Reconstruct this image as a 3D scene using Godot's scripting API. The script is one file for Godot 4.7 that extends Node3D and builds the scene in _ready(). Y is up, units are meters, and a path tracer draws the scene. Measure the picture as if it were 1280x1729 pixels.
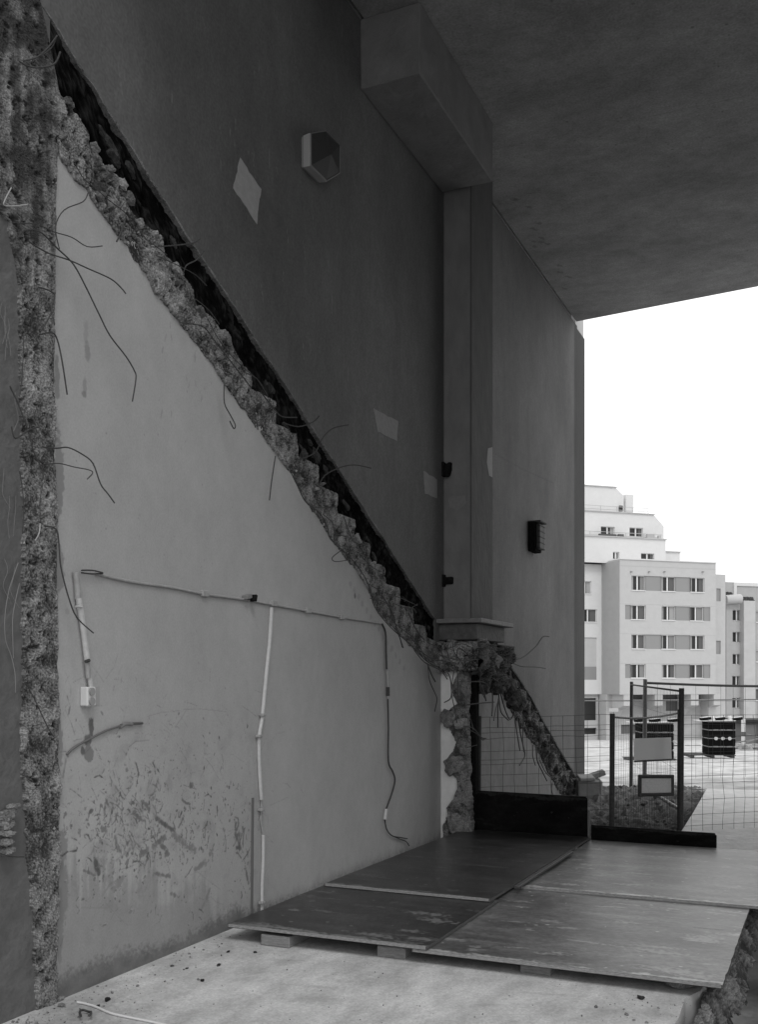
extends Node3D

# ------------------------------------------------------------------ survey of the place
const FOC := 1700.0
const EYE := 1.6
const XW := -3.53
var SN := 0.0
var CS := 1.0
var names := {}
var M := {}
var rng := RandomNumberGenerator.new()
var noise := FastNoiseLite.new()
var chunk := FastNoiseLite.new()
var LUT := PackedByteArray()
var WT := Transform3D(Basis(Vector3(0, 0, -1), Vector3(0, 1, 0), Vector3(1, 0, 0)), Vector3(XW, 0, 0))   # wall frame: X along, Y up, Z out

func W(px, py, off = 0.0) -> Vector3:          # where a sight line meets the plane of the long wall
	var k: float = (px - 640.0) / FOC
	var d: float = -(XW + off) / (SN - CS * k)
	return P(px, py, d)

func P(px, py, d) -> Vector3:
	var l: float = (px - 640.0) / FOC * d
	return Vector3(-SN * d + CS * l, EYE + (1150.0 - py) / FOC * d, -CS * d - SN * l)

func F(px, py, y = 0.0) -> Vector3:
	return P(px, py, (EYE - y) * FOC / (py - 1150.0))

func ZP(px, py, z) -> Vector3:
	var k: float = (px - 640.0) / FOC
	return P(px, py, -z / (CS + SN * k))

func A2(px, py) -> Vector2:                    # wall coordinates (along, up)
	var p := W(px, py)
	return Vector2(-p.z, p.y)

# ------------------------------------------------------------------ nodes
func numbered(called: String) -> String:
	var n: int = names.get(called, 0)
	names[called] = n + 1
	return called if n == 0 else "%s_%03d" % [called, n]

func tag(o, label, category, group = "", kind = ""):
	if label: o.set_meta("label", label)
	if category: o.set_meta("category", category)
	if group: o.set_meta("group", group)
	if kind: o.set_meta("kind", kind)
	return o

func thing(called, label, category, at = Vector3.ZERO, group = "", basis = Basis()) -> Node3D:
	var o := Node3D.new()
	o.name = numbered(called)
	add_child(o)
	o.transform = Transform3D(basis, at)
	return tag(o, label, category, group)

func mesh_of(st) -> Mesh:
	if st is Mesh: return st
	st.generate_normals()
	return st.commit()

func obj(called, st, m, parent = null) -> MeshInstance3D:   # shapes are given in world space unless the parent moves
	var o := MeshInstance3D.new()
	o.mesh = mesh_of(st)
	o.material_override = m
	if parent == null:
		o.name = numbered(called)
		add_child(o)
	else:
		o.name = called
		parent.add_child(o, true)
	return o

func S() -> SurfaceTool:
	var st := SurfaceTool.new()
	st.begin(Mesh.PRIMITIVE_TRIANGLES)
	st.set_smooth_group(-1)
	return st

# ------------------------------------------------------------------ shapes
func tri(st, a, b, c):
	st.add_vertex(a); st.add_vertex(c); st.add_vertex(b)

func quad(st, a, b, c, d):                     # corners counter-clockwise seen from the front
	tri(st, a, b, c); tri(st, a, c, d)

func box(st, c: Vector3, s: Vector3, b := Basis(), ch := 0.0):
	var h := s * 0.5
	if ch <= 0.0:
		for ax in 3:
			for sg in [-1.0, 1.0]:
				var n := Vector3.ZERO; n[ax] = sg
				var u := Vector3.ZERO; u[(ax + 1) % 3] = sg
				var v := Vector3.ZERO; v[(ax + 2) % 3] = 1.0
				quad(st, c + b * ((n - u - v) * h), c + b * ((n + u - v) * h), c + b * ((n + u + v) * h), c + b * ((n - u + v) * h))
		return
	var k := h - Vector3(ch, ch, ch)
	for ax in 3:
		for sg in [-1.0, 1.0]:
			var n := Vector3.ZERO; n[ax] = sg
			var u := Vector3.ZERO; u[(ax + 1) % 3] = sg
			var v := Vector3.ZERO; v[(ax + 2) % 3] = 1.0
			var o := n * h
			quad(st, c + b * (o + (-u - v) * k), c + b * (o + (u - v) * k), c + b * (o + (u + v) * k), c + b * (o + (-u + v) * k))
	for ax in 3:
		var e := Vector3.ZERO; e[ax] = 1.0
		for s1 in [-1.0, 1.0]:
			for s2 in [-1.0, 1.0]:
				var p := Vector3.ZERO; p[(ax + 1) % 3] = s1
				var q := Vector3.ZERO; q[(ax + 2) % 3] = s2
				var a1 := p * h + q * k
				var a2 := p * k + q * h
				if s1 * s2 > 0: quad(st, c + b * (a1 - e * k), c + b * (a2 - e * k), c + b * (a2 + e * k), c + b * (a1 + e * k))
				else: quad(st, c + b * (a2 - e * k), c + b * (a1 - e * k), c + b * (a1 + e * k), c + b * (a2 + e * k))
	for sx in [-1.0, 1.0]:
		for sy in [-1.0, 1.0]:
			for sz in [-1.0, 1.0]:
				var x := c + b * Vector3(sx * h.x, sy * k.y, sz * k.z)
				var y := c + b * Vector3(sx * k.x, sy * h.y, sz * k.z)
				var z := c + b * Vector3(sx * k.x, sy * k.y, sz * h.z)
				if sx * sy * sz > 0: tri(st, x, y, z)
				else: tri(st, x, z, y)

func prism(st, poly: Array, t: Transform3D, front: float, back: float, uvo = null, uvs = Vector2.ONE):
	var pts := PackedVector2Array(poly)
	if Geometry2D.is_polygon_clockwise(pts): pts.reverse()      # now counter-clockwise in a y-up sense, checked below
	var area := 0.0
	for i in pts.size():
		area += pts[i].cross(pts[(i + 1) % pts.size()])
	if area < 0: pts.reverse()
	var ix := Geometry2D.triangulate_polygon(pts)
	for i in range(0, ix.size(), 3):
		var q := [pts[ix[i]], pts[ix[i + 1]], pts[ix[i + 2]]]
		if (q[1] - q[0]).cross(q[2] - q[0]) < 0: q = [q[0], q[2], q[1]]
		for z in [front, back]:
			var o := [q[0], q[1], q[2]] if z == front else [q[0], q[2], q[1]]
			var v := []
			for p in [o[0], o[2], o[1]]:
				if uvo != null: st.set_uv(Vector2((p.x - uvo.x) * uvs.x, (uvo.y - p.y) * uvs.y))
				st.add_vertex(t * Vector3(p.x, p.y, z))
	for i in pts.size():
		var a: Vector2 = pts[i]
		var b: Vector2 = pts[(i + 1) % pts.size()]
		quad(st, t * Vector3(a.x, a.y, back), t * Vector3(b.x, b.y, back), t * Vector3(b.x, b.y, front), t * Vector3(a.x, a.y, front))

func smooth_path(pts: Array, sub := 5) -> Array:
	if pts.size() < 3: return pts
	var out := []
	for i in pts.size() - 1:
		var p0: Vector3 = pts[maxi(i - 1, 0)]
		var p3: Vector3 = pts[mini(i + 2, pts.size() - 1)]
		for k in sub:
			out.append((pts[i] as Vector3).cubic_interpolate(pts[i + 1], p0, p3, float(k) / sub))
	out.append(pts[-1])
	return out

func tube(st, pts: Array, r: float, sides := 6, r2 := -1.0):
	if r2 < 0: r2 = r
	st.set_smooth_group(1)
	var n := pts.size()
	var up := Vector3(0.31, 0.87, 0.38).normalized()
	var rings := []
	for i in n:
		var d: Vector3 = (pts[mini(i + 1, n - 1)] - pts[maxi(i - 1, 0)]).normalized()
		var u := d.cross(up)
		if u.length() < 0.05: u = d.cross(Vector3(1, 0, 0))
		u = u.normalized()
		var v := u.cross(d).normalized()
		up = v
		var ring := []
		var rr: float = lerpf(r, r2, float(i) / maxf(n - 1, 1))
		for k in sides:
			var a := TAU * k / sides
			ring.append(pts[i] + (u * cos(a) + v * sin(a)) * rr)
		rings.append(ring)
	for i in n - 1:
		for k in sides:
			var k2 := (k + 1) % sides
			quad(st, rings[i][k2], rings[i][k], rings[i + 1][k], rings[i + 1][k2])
	st.set_smooth_group(-1)
	for k in range(1, sides - 1):
		tri(st, rings[0][0], rings[0][k], rings[0][k + 1])
		tri(st, rings[n - 1][0], rings[n - 1][k + 1], rings[n - 1][k])

func bar(st, a: Vector3, b: Vector3, r: float, sides := 6):
	tube(st, [a, b], r, sides)

func grid(nu: int, nv: int, f, smooth := true) -> SurfaceTool:   # f(i, j) gives [position, grey]; i runs right, j runs up seen from the front
	var st := S()
	if smooth: st.set_smooth_group(0)
	var ps := []
	for j in nv + 1:
		for i in nu + 1:
			ps.append(f.call(i, j))
	for j in nv:
		for i in nu:
			var q := [ps[j * (nu + 1) + i], ps[j * (nu + 1) + i + 1], ps[(j + 1) * (nu + 1) + i + 1], ps[(j + 1) * (nu + 1) + i]]
			for k in [0, 2, 1, 0, 3, 2]:
				var g: float = q[k][1]
				st.set_color(Color(g, g, g))
				st.add_vertex(q[k][0])
	return st

func along(poly: Array, e: Vector2, n: int) -> Array:   # points at even distances along direction e
	var out := []
	var s0: float = (poly[0] as Vector2).dot(e)
	var s1: float = (poly[-1] as Vector2).dot(e)
	var j := 0
	for i in n + 1:
		var s := lerpf(s0, s1, float(i) / n)
		while j < poly.size() - 2 and (poly[j + 1] as Vector2).dot(e) < s: j += 1
		var a: float = (poly[j] as Vector2).dot(e)
		var b: float = (poly[j + 1] as Vector2).dot(e)
		out.append((poly[j] as Vector2).lerp(poly[j + 1], clampf((s - a) / maxf(b - a, 1e-5), 0, 1)))
	return out

# a torn face between an upper and a lower edge (frame coordinates), with real relief; how = base, relief, grain, edge, greys
func torn(upper: Array, lower: Array, e: Vector2, n: int, m: int, t: Transform3D, how: Dictionary) -> SurfaceTool:
	var U := along(upper, e, n)
	var L := along(lower, e, n)
	var base: float = how.base
	var ragU: float = how.get("rag_up", 0.012)
	var ragL: float = how.get("rag_low", 0.03)
	var seedv: float = how.get("seed", 0.0)
	var f := func(i, j):
		var w := float(j) / m
		var p: Vector2 = L[i].lerp(U[i], w)
		var q := Vector3(p.x + seedv, p.y, 3.7)
		var rag := noise.get_noise_3dv(q * 9.0) * 0.7 + noise.get_noise_3dv(q * 31.0) * 0.5
		var dir: Vector2 = (U[i] - L[i]).normalized()
		p += dir * (rag * (ragU if w > 0.5 else ragL) * pow(absf(w - 0.5) * 2.0, 1.5))
		q = Vector3(p.x + seedv, p.y, 0)
		var warp := Vector3(noise.get_noise_3dv(q * 6.0), noise.get_noise_3dv(q * 6.0 + Vector3(9, 0, 0)), 0) * 0.06
		var big := noise.get_noise_3dv(q * 2.6)
		var mid := noise.get_noise_3dv(q * 8.0 + Vector3(3, 0, 0))
		var cell := chunk.get_noise_3dv((q + warp) * 9.0)
		var cell2 := chunk.get_noise_3dv((q + warp) * 26.0 + Vector3(5, 5, 5))
		var fine := noise.get_noise_3dv(q * 75.0)
		var sm: float = how.get("smooth_top", 0.0) * smoothstep(3.25, 3.75, p.y + 0.2 * big)
		var strk := noise.get_noise_3d(p.x * 16.0, p.y * 1.6, 11.0)
		var h: float = base + lerpf(1.0, 0.35, sm) * how.relief * (big * 0.8 + mid * 0.5 + cell * 0.3) + how.grain * (cell2 * 0.6 + fine)
		h = maxf(h, how.get("least", 0.007) + 0.003 * fine)
		var pit := smoothstep(0.25, 0.5, noise.get_noise_3dv(q * 14.0 + Vector3(0, 0, 7)))
		h = maxf(h - pit * 0.02, how.get("least", 0.007) - 0.004)
		if j == 0 or j == m: h = how.get("tuck", -0.05)
		elif j == 1 or j == m - 1: h = lerpf(h, minf(h, how.get("lip", 0.014)), 0.6)
		var g: float = lerpf(how.dark, how.light, clampf(0.46 + big * 0.6 + mid * 0.55 + cell * 0.16 + cell2 * 0.14 + fine * 0.9 * (1.0 - 0.75 * sm) - pit * 0.5 + sm * (0.55 * strk - 0.10 - 0.3 * smoothstep(4.25, 4.75, p.y)), 0, 1))
		return [t * Vector3(p.x, p.y, h), maxf(g, 0.004)]
	return grid(n, m, f, false)

func rock(st, c: Vector3, s: Vector3, n := 8, rough := 0.25, sd := 0.0, round_ := 0.55, b := Basis()):
	st.set_smooth_group(-1)
	var cuts := []
	var rr := RandomNumberGenerator.new()
	rr.seed = int(sd * 131.0) + 17
	for i in 13: cuts.append([Vector3(rr.randfn(), rr.randfn(), rr.randfn()).normalized(), rr.randf_range(0.82, 1.12)])
	for ax in 3:
		for sg in [-1.0, 1.0]:
			var nn := Vector3.ZERO; nn[ax] = sg
			var u := Vector3.ZERO; u[(ax + 1) % 3] = sg
			var v := Vector3.ZERO; v[(ax + 2) % 3] = 1.0
			var ps := []
			for j in n + 1:
				for i in n + 1:
					var p := nn + u * (2.0 * i / n - 1.0) + v * (2.0 * j / n - 1.0)
					p = p.lerp(p.normalized() * 1.2, round_)
					for cu in cuts:
						var dt: float = p.dot(cu[0])
						if dt > cu[1]: p *= lerpf(1.0, cu[1] / dt, minf(1.0, rough * 6.0))
					var w: Vector3 = p * s * 0.5
					var q: Vector3 = w + Vector3(sd, sd * 1.7, sd * 0.3)
					var k: float = s.length()
					var d := noise.get_noise_3dv(q * (3.0 / k)) * 0.9 + noise.get_noise_3dv(q * (9.0 / k)) * 0.35
					ps.append(c + b * (w * (1.0 + d * rough)))
			for j in n:
				for i in n:
					var g := 0.5 + 0.5 * noise.get_noise_3dv(ps[j * (n + 1) + i] * 21.0) + 0.3 * chunk.get_noise_3dv(ps[j * (n + 1) + i] * 25.0)
					g = lerpf(rock_lo, rock_hi, clampf(g, 0, 1))
					st.set_color(Color(g, g, g))
					quad(st, ps[j * (n + 1) + i], ps[j * (n + 1) + i + 1], ps[(j + 1) * (n + 1) + i + 1], ps[(j + 1) * (n + 1) + i])
	st.set_smooth_group(-1)
var rock_lo := 0.16
var rock_hi := 0.42

# ------------------------------------------------------------------ materials
func grey(v: float, a := 1.0) -> Color:
	var c := Color(v, v, v).linear_to_srgb()
	c.a = a
	return c

func plain(v: float, rough := 0.8, metal := 0.0) -> StandardMaterial3D:
	var m := StandardMaterial3D.new()
	m.albedo_color = grey(v)
	m.roughness = rough
	m.metallic = metal
	return m

func noise_tex(lo: float, hi: float, freq: float, oct: int, sd: int, size := 512, type := FastNoiseLite.TYPE_SIMPLEX_SMOOTH, mid := -1.0) -> NoiseTexture2D:
	var n := FastNoiseLite.new()
	n.noise_type = type
	n.frequency = freq
	n.fractal_octaves = oct
	n.fractal_gain = 0.6
	n.seed = sd
	var t := NoiseTexture2D.new()
	t.width = size; t.height = size
	t.seamless = true
	t.noise = n
	var g := Gradient.new()
	g.set_color(0, grey(lo)); g.set_color(1, grey(hi))
	if mid >= 0: g.add_point(0.5, grey(mid))
	t.color_ramp = g
	return t

func bump_tex(freq: float, oct: int, sd: int, strength := 6.0, size := 512) -> NoiseTexture2D:
	var t := noise_tex(0, 1, freq, oct, sd, size)
	t.color_ramp = null
	t.as_normal_map = true
	t.bump_strength = strength
	return t

# mottled surface in world space: texture repeats every `span` metres
func mottled(lo, hi, span, freq, sd, rough = 0.85, bump = 0.6, stretch = Vector3.ONE, mid = -1.0) -> StandardMaterial3D:
	var m := StandardMaterial3D.new()
	m.albedo_texture = noise_tex(lo, hi, freq, 6, sd, 512, FastNoiseLite.TYPE_SIMPLEX_SMOOTH, mid)
	m.roughness = rough
	m.uv1_triplanar = true
	m.uv1_world_triplanar = true
	m.uv1_scale = stretch / span
	if bump > 0:
		m.normal_enabled = true
		m.normal_texture = M.bump if M.has("bump") else bump_tex(0.03, 6, 77)
		m.normal_scale = bump
	return m

func vcol(rough = 0.95, bump = 0.8, span = 0.6) -> StandardMaterial3D:
	var m := StandardMaterial3D.new()
	m.vertex_color_use_as_albedo = true
	m.roughness = rough
	m.normal_enabled = true
	m.normal_texture = M.bump
	m.normal_scale = bump
	m.uv1_triplanar = true
	m.uv1_world_triplanar = true
	m.uv1_scale = Vector3.ONE / span
	return m

# painted sheets of grey: dirt, scuffs and repairs that stay on the surface
var cv: PackedFloat32Array
var cw := 0
var chh := 0
var cs := 100.0
var co := Vector2.ZERO

func canvas(o: Vector2, size: Vector2, ppm: float, base: float):
	co = o; cs = ppm; cw = int(size.x * ppm); chh = int(size.y * ppm)
	cv = PackedFloat32Array(); cv.resize(cw * chh); cv.fill(base)

func layer(freq: Vector2, sd: int, amount: float, oct := 4):       # multiplies by 1 + amount * noise
	var n := FastNoiseLite.new()
	n.noise_type = FastNoiseLite.TYPE_SIMPLEX_SMOOTH
	n.seed = sd
	n.fractal_octaves = oct
	n.frequency = 1.0
	var sx := freq.x / cs
	var sy := freq.y / cs
	for y in chh:
		for x in cw:
			cv[y * cw + x] *= 1.0 + amount * n.get_noise_2d(x * sx, y * sy)

func dab(c: Vector2, r: Vector2, ang: float, val: float, alpha: float, soft := 0.3, rag := 0.5):
	var R := maxf(r.x, r.y) * (1.0 + rag)
	var x0 := maxi(0, int((c.x - R - co.x) * cs)); var x1 := mini(cw - 1, int((c.x + R - co.x) * cs) + 1)
	var y0 := maxi(0, int((co.y - c.y - R) * cs)); var y1 := mini(chh - 1, int((co.y - c.y + R) * cs) + 1)
	var ca := cos(ang); var sa := sin(ang)
	for y in range(y0, y1 + 1):
		for x in range(x0, x1 + 1):
			var d := Vector2(x / cs + co.x - c.x, co.y - y / cs - c.y)
			var q := Vector2((d.x * ca + d.y * sa) / r.x, (-d.x * sa + d.y * ca) / r.y)
			var l := q.length() + rag * noise.get_noise_3d((d.x + c.x) * 22.0, (d.y + c.y) * 22.0, c.x * 9.0)
			var k := clampf((1.0 - l) / soft, 0, 1) * alpha
			if k > 0: cv[y * cw + x] = lerpf(cv[y * cw + x], val, k)

func stroke(pts: Array, w: float, val: float, alpha: float, rag := 0.5):
	for i in pts.size() - 1:
		var a: Vector2 = pts[i]
		var b: Vector2 = pts[i + 1]
		var n := int(a.distance_to(b) / (w * 0.6)) + 1
		for k in n + 1:
			dab(a.lerp(b, float(k) / n), Vector2(w, w) * 0.5, 0, val, alpha, 0.5, rag)

func finished(rough := 0.9, bump := 0.5) -> StandardMaterial3D:
	var by := PackedByteArray()
	by.resize(cw * chh)
	for i in cv.size():
		by[i] = LUT[clampi(int(cv[i] * 1023.0), 0, 1023)]
	var im := Image.create_from_data(cw, chh, false, Image.FORMAT_L8, by)
	var m := StandardMaterial3D.new()
	m.albedo_texture = ImageTexture.create_from_image(im)
	m.roughness = rough
	if bump > 0:
		var bm: Image = im.duplicate()
		bm.convert(Image.FORMAT_RGBA8)
		bm.bump_map_to_normal_map(bump)
		m.normal_enabled = true
		m.normal_texture = ImageTexture.create_from_image(bm)
		m.normal_scale = 0.7
	return m

# ------------------------------------------------------------------ the scene
func _ready():
	SN = sin(atan(760.0 / FOC)); CS = cos(atan(760.0 / FOC))
	var cam := Camera3D.new()
	cam.name = "camera"
	cam.position = Vector3(0, EYE, 0)
	cam.rotation.y = atan(760.0 / FOC)
	cam.projection = Camera3D.PROJECTION_FRUSTUM
	cam.near = 0.1
	cam.far = 1500.0
	cam.size = 0.1 * 1729.0 / FOC
	cam.frustum_offset = Vector2(0, 0.1 * 285.5 / FOC)
	add_child(cam)
	cam.current = true
	var env := Environment.new()
	env.background_mode = Environment.BG_SKY
	var sm := ProceduralSkyMaterial.new()
	sm.sky_top_color = Color(0.93, 0.93, 0.93)
	sm.sky_horizon_color = Color(0.97, 0.97, 0.97)
	sm.sky_curve = 0.15
	sm.ground_bottom_color = Color(0.45, 0.45, 0.45)
	sm.ground_horizon_color = Color(0.6, 0.6, 0.6)
	sm.energy_multiplier = 1.5
	sm.sun_angle_max = 1.0
	var sky := Sky.new()
	sky.sky_material = sm
	env.sky = sky
	env.tonemap_mode = Environment.TONE_MAPPER_LINEAR
	env.tonemap_exposure = 1.0
	env.sdfgi_enabled = true
	env.ssao_enabled = true
	env.ssil_enabled = true
	var we := WorldEnvironment.new()
	we.name = "world"
	we.environment = env
	add_child(we)
	var sun := DirectionalLight3D.new()
	sun.name = "sun"
	sun.light_energy = 0.3
	sun.light_angular_distance = 20.0
	sun.shadow_enabled = true
	sun.rotation_degrees = Vector3(-50, 40, 0)
	add_child(sun)

	rng.seed = 7
	EDGE2 = [Vector2(10.3, 2.52)]
	for q in [[838, 1083], [848, 1104], [873, 1142], [894, 1173], [919, 1222], [948, 1272], [976, 1315]]: EDGE2.append(A2(q[0], q[1]))
	EDGE2[-1] = Vector2(15.355, EDGE2[-1].y)
	noise.noise_type = FastNoiseLite.TYPE_SIMPLEX_SMOOTH
	noise.frequency = 1.0
	noise.fractal_octaves = 4
	noise.seed = 3
	chunk.noise_type = FastNoiseLite.TYPE_CELLULAR
	chunk.cellular_return_type = FastNoiseLite.RETURN_CELL_VALUE
	chunk.frequency = 1.0
	chunk.fractal_type = FastNoiseLite.FRACTAL_NONE
	chunk.seed = 5
	LUT.resize(1024)
	for i in 1024: LUT[i] = clampi(int(grey(i / 1023.0).r * 255.0 + 0.5), 0, 255)

	make_materials()
	make_ground()
	make_wall()
	make_ceiling()
	make_pilaster()
	make_flights()
	make_column()
	make_stub()
	make_fittings()
	make_boards()
	make_fences()
	make_yard()
	make_buildings()
	make_litter()

func make_materials():
	M.bump = bump_tex(0.035, 6, 77, 6.0)
	M.concrete = mottled(0.27, 0.40, 2.3, 0.012, 11, 0.9, 0.45)
	M.torn = vcol(0.95, 0.9, 0.34)
	M.torn.albedo_texture = noise_tex(0.06, 1.0, 0.05, 6, 78, 512, FastNoiseLite.TYPE_SIMPLEX_SMOOTH, 0.62)
	M.tar = vcol(1.0, 0.6, 0.5)
	M.tar.metallic_specular = 0.1
	M.dirt = vcol(1.0, 1.2, 0.5)
	M.rebar = mottled(0.03, 0.07, 0.3, 0.03, 15, 0.8, 0.3)
	M.pale_wire = plain(0.4, 0.7)
	M.root = plain(0.22, 0.9)
	M.pvc = mottled(0.42, 0.58, 0.4, 0.02, 16, 0.5, 0.1)
	M.black = mottled(0.006, 0.02, 0.5, 0.02, 17, 0.55, 0.4)
	M.black.metallic_specular = 0.1
	M.black.roughness = 0.9
	M.steel = mottled(0.045, 0.09, 0.5, 0.02, 18, 0.6, 0.2)
	M.pvc_grey = mottled(0.26, 0.4, 0.4, 0.02, 22, 0.6, 0.2)
	M.galv_dark = mottled(0.06, 0.11, 0.4, 0.02, 23, 0.6, 0.2)
	M.win_frame = plain(0.75, 0.5)
	M.pane = plain(0.03, 0.3)
	M.pane.metallic_specular = 0.35
	M.curtain_dark = plain(0.12, 0.9)
	M.curtain_pale = plain(0.36, 0.9)
	M.curtain = plain(0.24, 0.9)
	M.facade = mottled(0.47, 0.53, 6.0, 0.012, 24, 0.9, 0.1)
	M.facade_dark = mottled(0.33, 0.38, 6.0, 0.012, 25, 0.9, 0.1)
	M.facade_low = mottled(0.42, 0.5, 5.0, 0.012, 26, 0.9, 0.1)
	M.facade2 = mottled(0.38, 0.45, 6.0, 0.012, 27, 0.9, 0.1)
	M.facade3 = mottled(0.46, 0.54, 6.0, 0.012, 28, 0.9, 0.1)
	M.white_wall = mottled(0.64, 0.70, 6.0, 0.012, 29, 0.85, 0.1)
	M.shutter = plain(0.27, 0.6)
	M.steel.metallic_specular = 0.2
	M.galv = mottled(0.10, 0.2, 0.4, 0.02, 19, 0.5, 0.2)
	M.wood = mottled(0.16, 0.30, 0.5, 0.015, 20, 0.85, 0.5, Vector3(1, 5, 5))
	M.worn = mottled(0.16, 0.42, 0.5, 0.03, 32, 0.85, 0.5, Vector3(1, 6, 1))
	M.ply_edge = mottled(0.05, 0.14, 0.5, 0.03, 21, 0.85, 0.7, Vector3(1, 7, 1))  # dark edges: shade along the sheet joints put into the colour

# ------------------------------------------------------------------ ground, floor
func fwd(x, z) -> float:
	return -(SN * x + CS * z)

func gy(x, z) -> float:
	var d := fwd(x, z)
	return -0.05 - 0.05 * clampf(d - 16.0, 0.0, 95.0)

func make_ground():
	# the yard: one sheet out to the horizon, cut down where the digging is
	var xs := [-600.0, -200.0, -80.0, -40.0, -20.0, -10.0, -5.0, -3.75, -3.7]
	var x := -3.4
	while x < 1.6: xs.append(x); x += 0.2
	for v in [2.0, 3.0, 5.0, 8.0, 14.0, 25.0, 50.0, 100.0, 250.0, 600.0]: xs.append(v)
	var zs := [80.0, 40.0, 20.0, 14.0, 8.0, 4.0, 0.0, -3.0]
	var z := -4.0
	while z > -18.0: zs.append(z); z -= 0.25
	for v in [19.0, 21.0, 24.0, 28.0, 33.0, 40.0, 50.0, 65.0, 85.0, 105.0, 125.0, 200.0, 400.0, 1100.0]: zs.append(-v)
	var yard := mottled(0.28, 0.72, 6.0, 0.014, 31, 0.92, 0.35, Vector3(1, 1, 0.6))
	var f := func(i, j):
		var px: float = xs[i]
		var pz: float = zs[j]
		var y := gy(px, pz)
		if px < -1.4 and pz > -15.6 and pz < -9.0: y = -1.3
		if px < 1.0 and pz >= -9.7: y = -1.0
		return [Vector3(px, y, pz), 0.3]
	tag(obj("ground", grid(xs.size() - 1, zs.size() - 1, f), yard), "pale concrete yard sloping gently away to the apartment blocks", "ground", "", "structure")

	# concrete apron between the digging and the fence on the right
	var st := S()
	var e0 := F(1147, 1412, -0.04)
	var e1 := F(1172, 1372, -0.04)
	prism(st, [Vector2(e0.x, -9.86), Vector2(0.95, -9.86), Vector2(2.2, -16.2), Vector2(e1.x - 0.15, -16.0), Vector2(e1.x, e1.z), Vector2(e0.x, e0.z)], Transform3D(Basis(Vector3(1, 0, 0), Vector3(0, 0, 1), Vector3(0, -1, 0)), Vector3.ZERO), 0.3, 0.03)
	tag(obj("pavement", st, mottled(0.62, 0.88, 2.4, 0.014, 33, 0.9, 0.5)), "pale concrete apron with a cut edge beside the digging", "pavement", "", "structure")

	# the digging: dark earth rising to the yard
	var nx := 70
	var nz := 120
	var g := func(i, j):
		var px := lerpf(-3.75, -1.2, float(i) / nx)
		var pz := lerpf(-9.5, -16.3, float(j) / nz)
		var d := fwd(px, pz)
		var n := noise.get_noise_3d(px * 1.3, pz * 1.3, 2.0)
		var n2 := noise.get_noise_3d(px * 5.0, pz * 5.0, 6.0)
		var n3 := noise.get_noise_3d(px * 19.0, pz * 19.0, 1.0)
		var y := lerpf(-0.75, -0.36, smoothstep(10.6, 13.0, d + n * 0.3))
		y = lerpf(y, -0.05, smoothstep(13.0, 15.6, d + n * 0.5))
		y += n * 0.05 + n2 * 0.07 * smoothstep(12.4, 13.8, d) + n3 * 0.06 * smoothstep(12.2, 13.6, d)
		y -= smoothstep(15.4, 16.8, d) * 0.14
		y -= smoothstep(-1.75, -1.35, px) * 0.5 * smoothstep(13.2, 14.2, d)
		var v := lerpf(0.02, 0.18, smoothstep(12.6, 15.0, d + n * 0.8)) + n3 * 0.09 + n2 * 0.05
		return [Vector3(px, y, pz), clampf(v, 0.012, 0.4)]
	tag(obj("terrain", grid(nx, nz, g, false), M.dirt), "dark dug earth behind the black boards", "earth", "", "structure")

	# stones lying on the dug earth
	var mm := MultiMesh.new()
	mm.transform_format = MultiMesh.TRANSFORM_3D
	mm.use_colors = true
	var rs := S()
	rock_lo = 0.75; rock_hi = 1.0
	rock(rs, Vector3.ZERO, Vector3(1, 0.7, 0.8), 4, 0.3, 3.0)
	rock_lo = 0.16; rock_hi = 0.42
	mm.mesh = mesh_of(rs)
	mm.instance_count = 520
	for i in 520:
		var px := rng.randf_range(-3.4, -1.3)
		var pz := rng.randf_range(-12.6, -16.0)
		var a: Array = g.call((px + 3.75) / 2.55 * nx, (pz + 9.5) / -6.8 * nz)
		var sz: float = 0.012 + 0.07 * pow(rng.randf(), 4.0)
		mm.set_instance_transform(i, Transform3D(Basis.from_euler(Vector3(rng.randf() * 6, rng.randf() * 6, 0)).scaled(Vector3.ONE * sz), a[0]))
		var v := rng.randf_range(0.04, 0.26)
		mm.set_instance_color(i, Color(v, v, v))
	var mi := MultiMeshInstance3D.new()
	mi.name = "rubble"
	mi.multimesh = mm
	mi.material_override = M.dirt
	add_child(mi)
	tag(mi, "small stones and clods scattered over the dug earth", "rubble", "", "stuff")

	# the floor slab of the old stair room, its outer edge broken off
	canvas(Vector2(-4.2, -2.0), Vector2(3.9, 7.9), 150, 0.60)
	layer(Vector2(1.1, 0.8), 41, 0.22)
	layer(Vector2(5, 2.2), 42, 0.3)
	layer(Vector2(25, 22), 44, 0.16, 3)
	layer(Vector2(70, 70), 43, 0.25, 2)
	for i in 60:
		dab(Vector2(rng.randf_range(-3.5, -0.5), rng.randf_range(-3.4, -5.6)), Vector2(rng.randf_range(0.02, 0.25), rng.randf_range(0.01, 0.05)), rng.randf_range(-0.7, 0.1), rng.randf_range(0.62, 0.75), 0.35, 0.9, 0.6)
	for i in 40:
		dab(Vector2(rng.randf_range(-3.5, -0.5), rng.randf_range(-3.4, -5.6)), Vector2(rng.randf_range(0.03, 0.3), rng.randf_range(0.02, 0.1)), rng.randf_range(-0.7, 0.1), 0.30, 0.3, 0.9, 0.6)
	for i in 16:
		dab(Vector2(-3.5 + rng.randf() * 0.35, rng.randf_range(-3.5, -6.0)), Vector2(0.2, 0.3), 0, 0.2, 0.25, 0.9, 0.5)
	var fm := finished(0.92, 1.6)
	var poly := [Vector2(-4.2, 9), Vector2(-4.2, -9.6), Vector2(-0.55, -9.6)]
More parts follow.
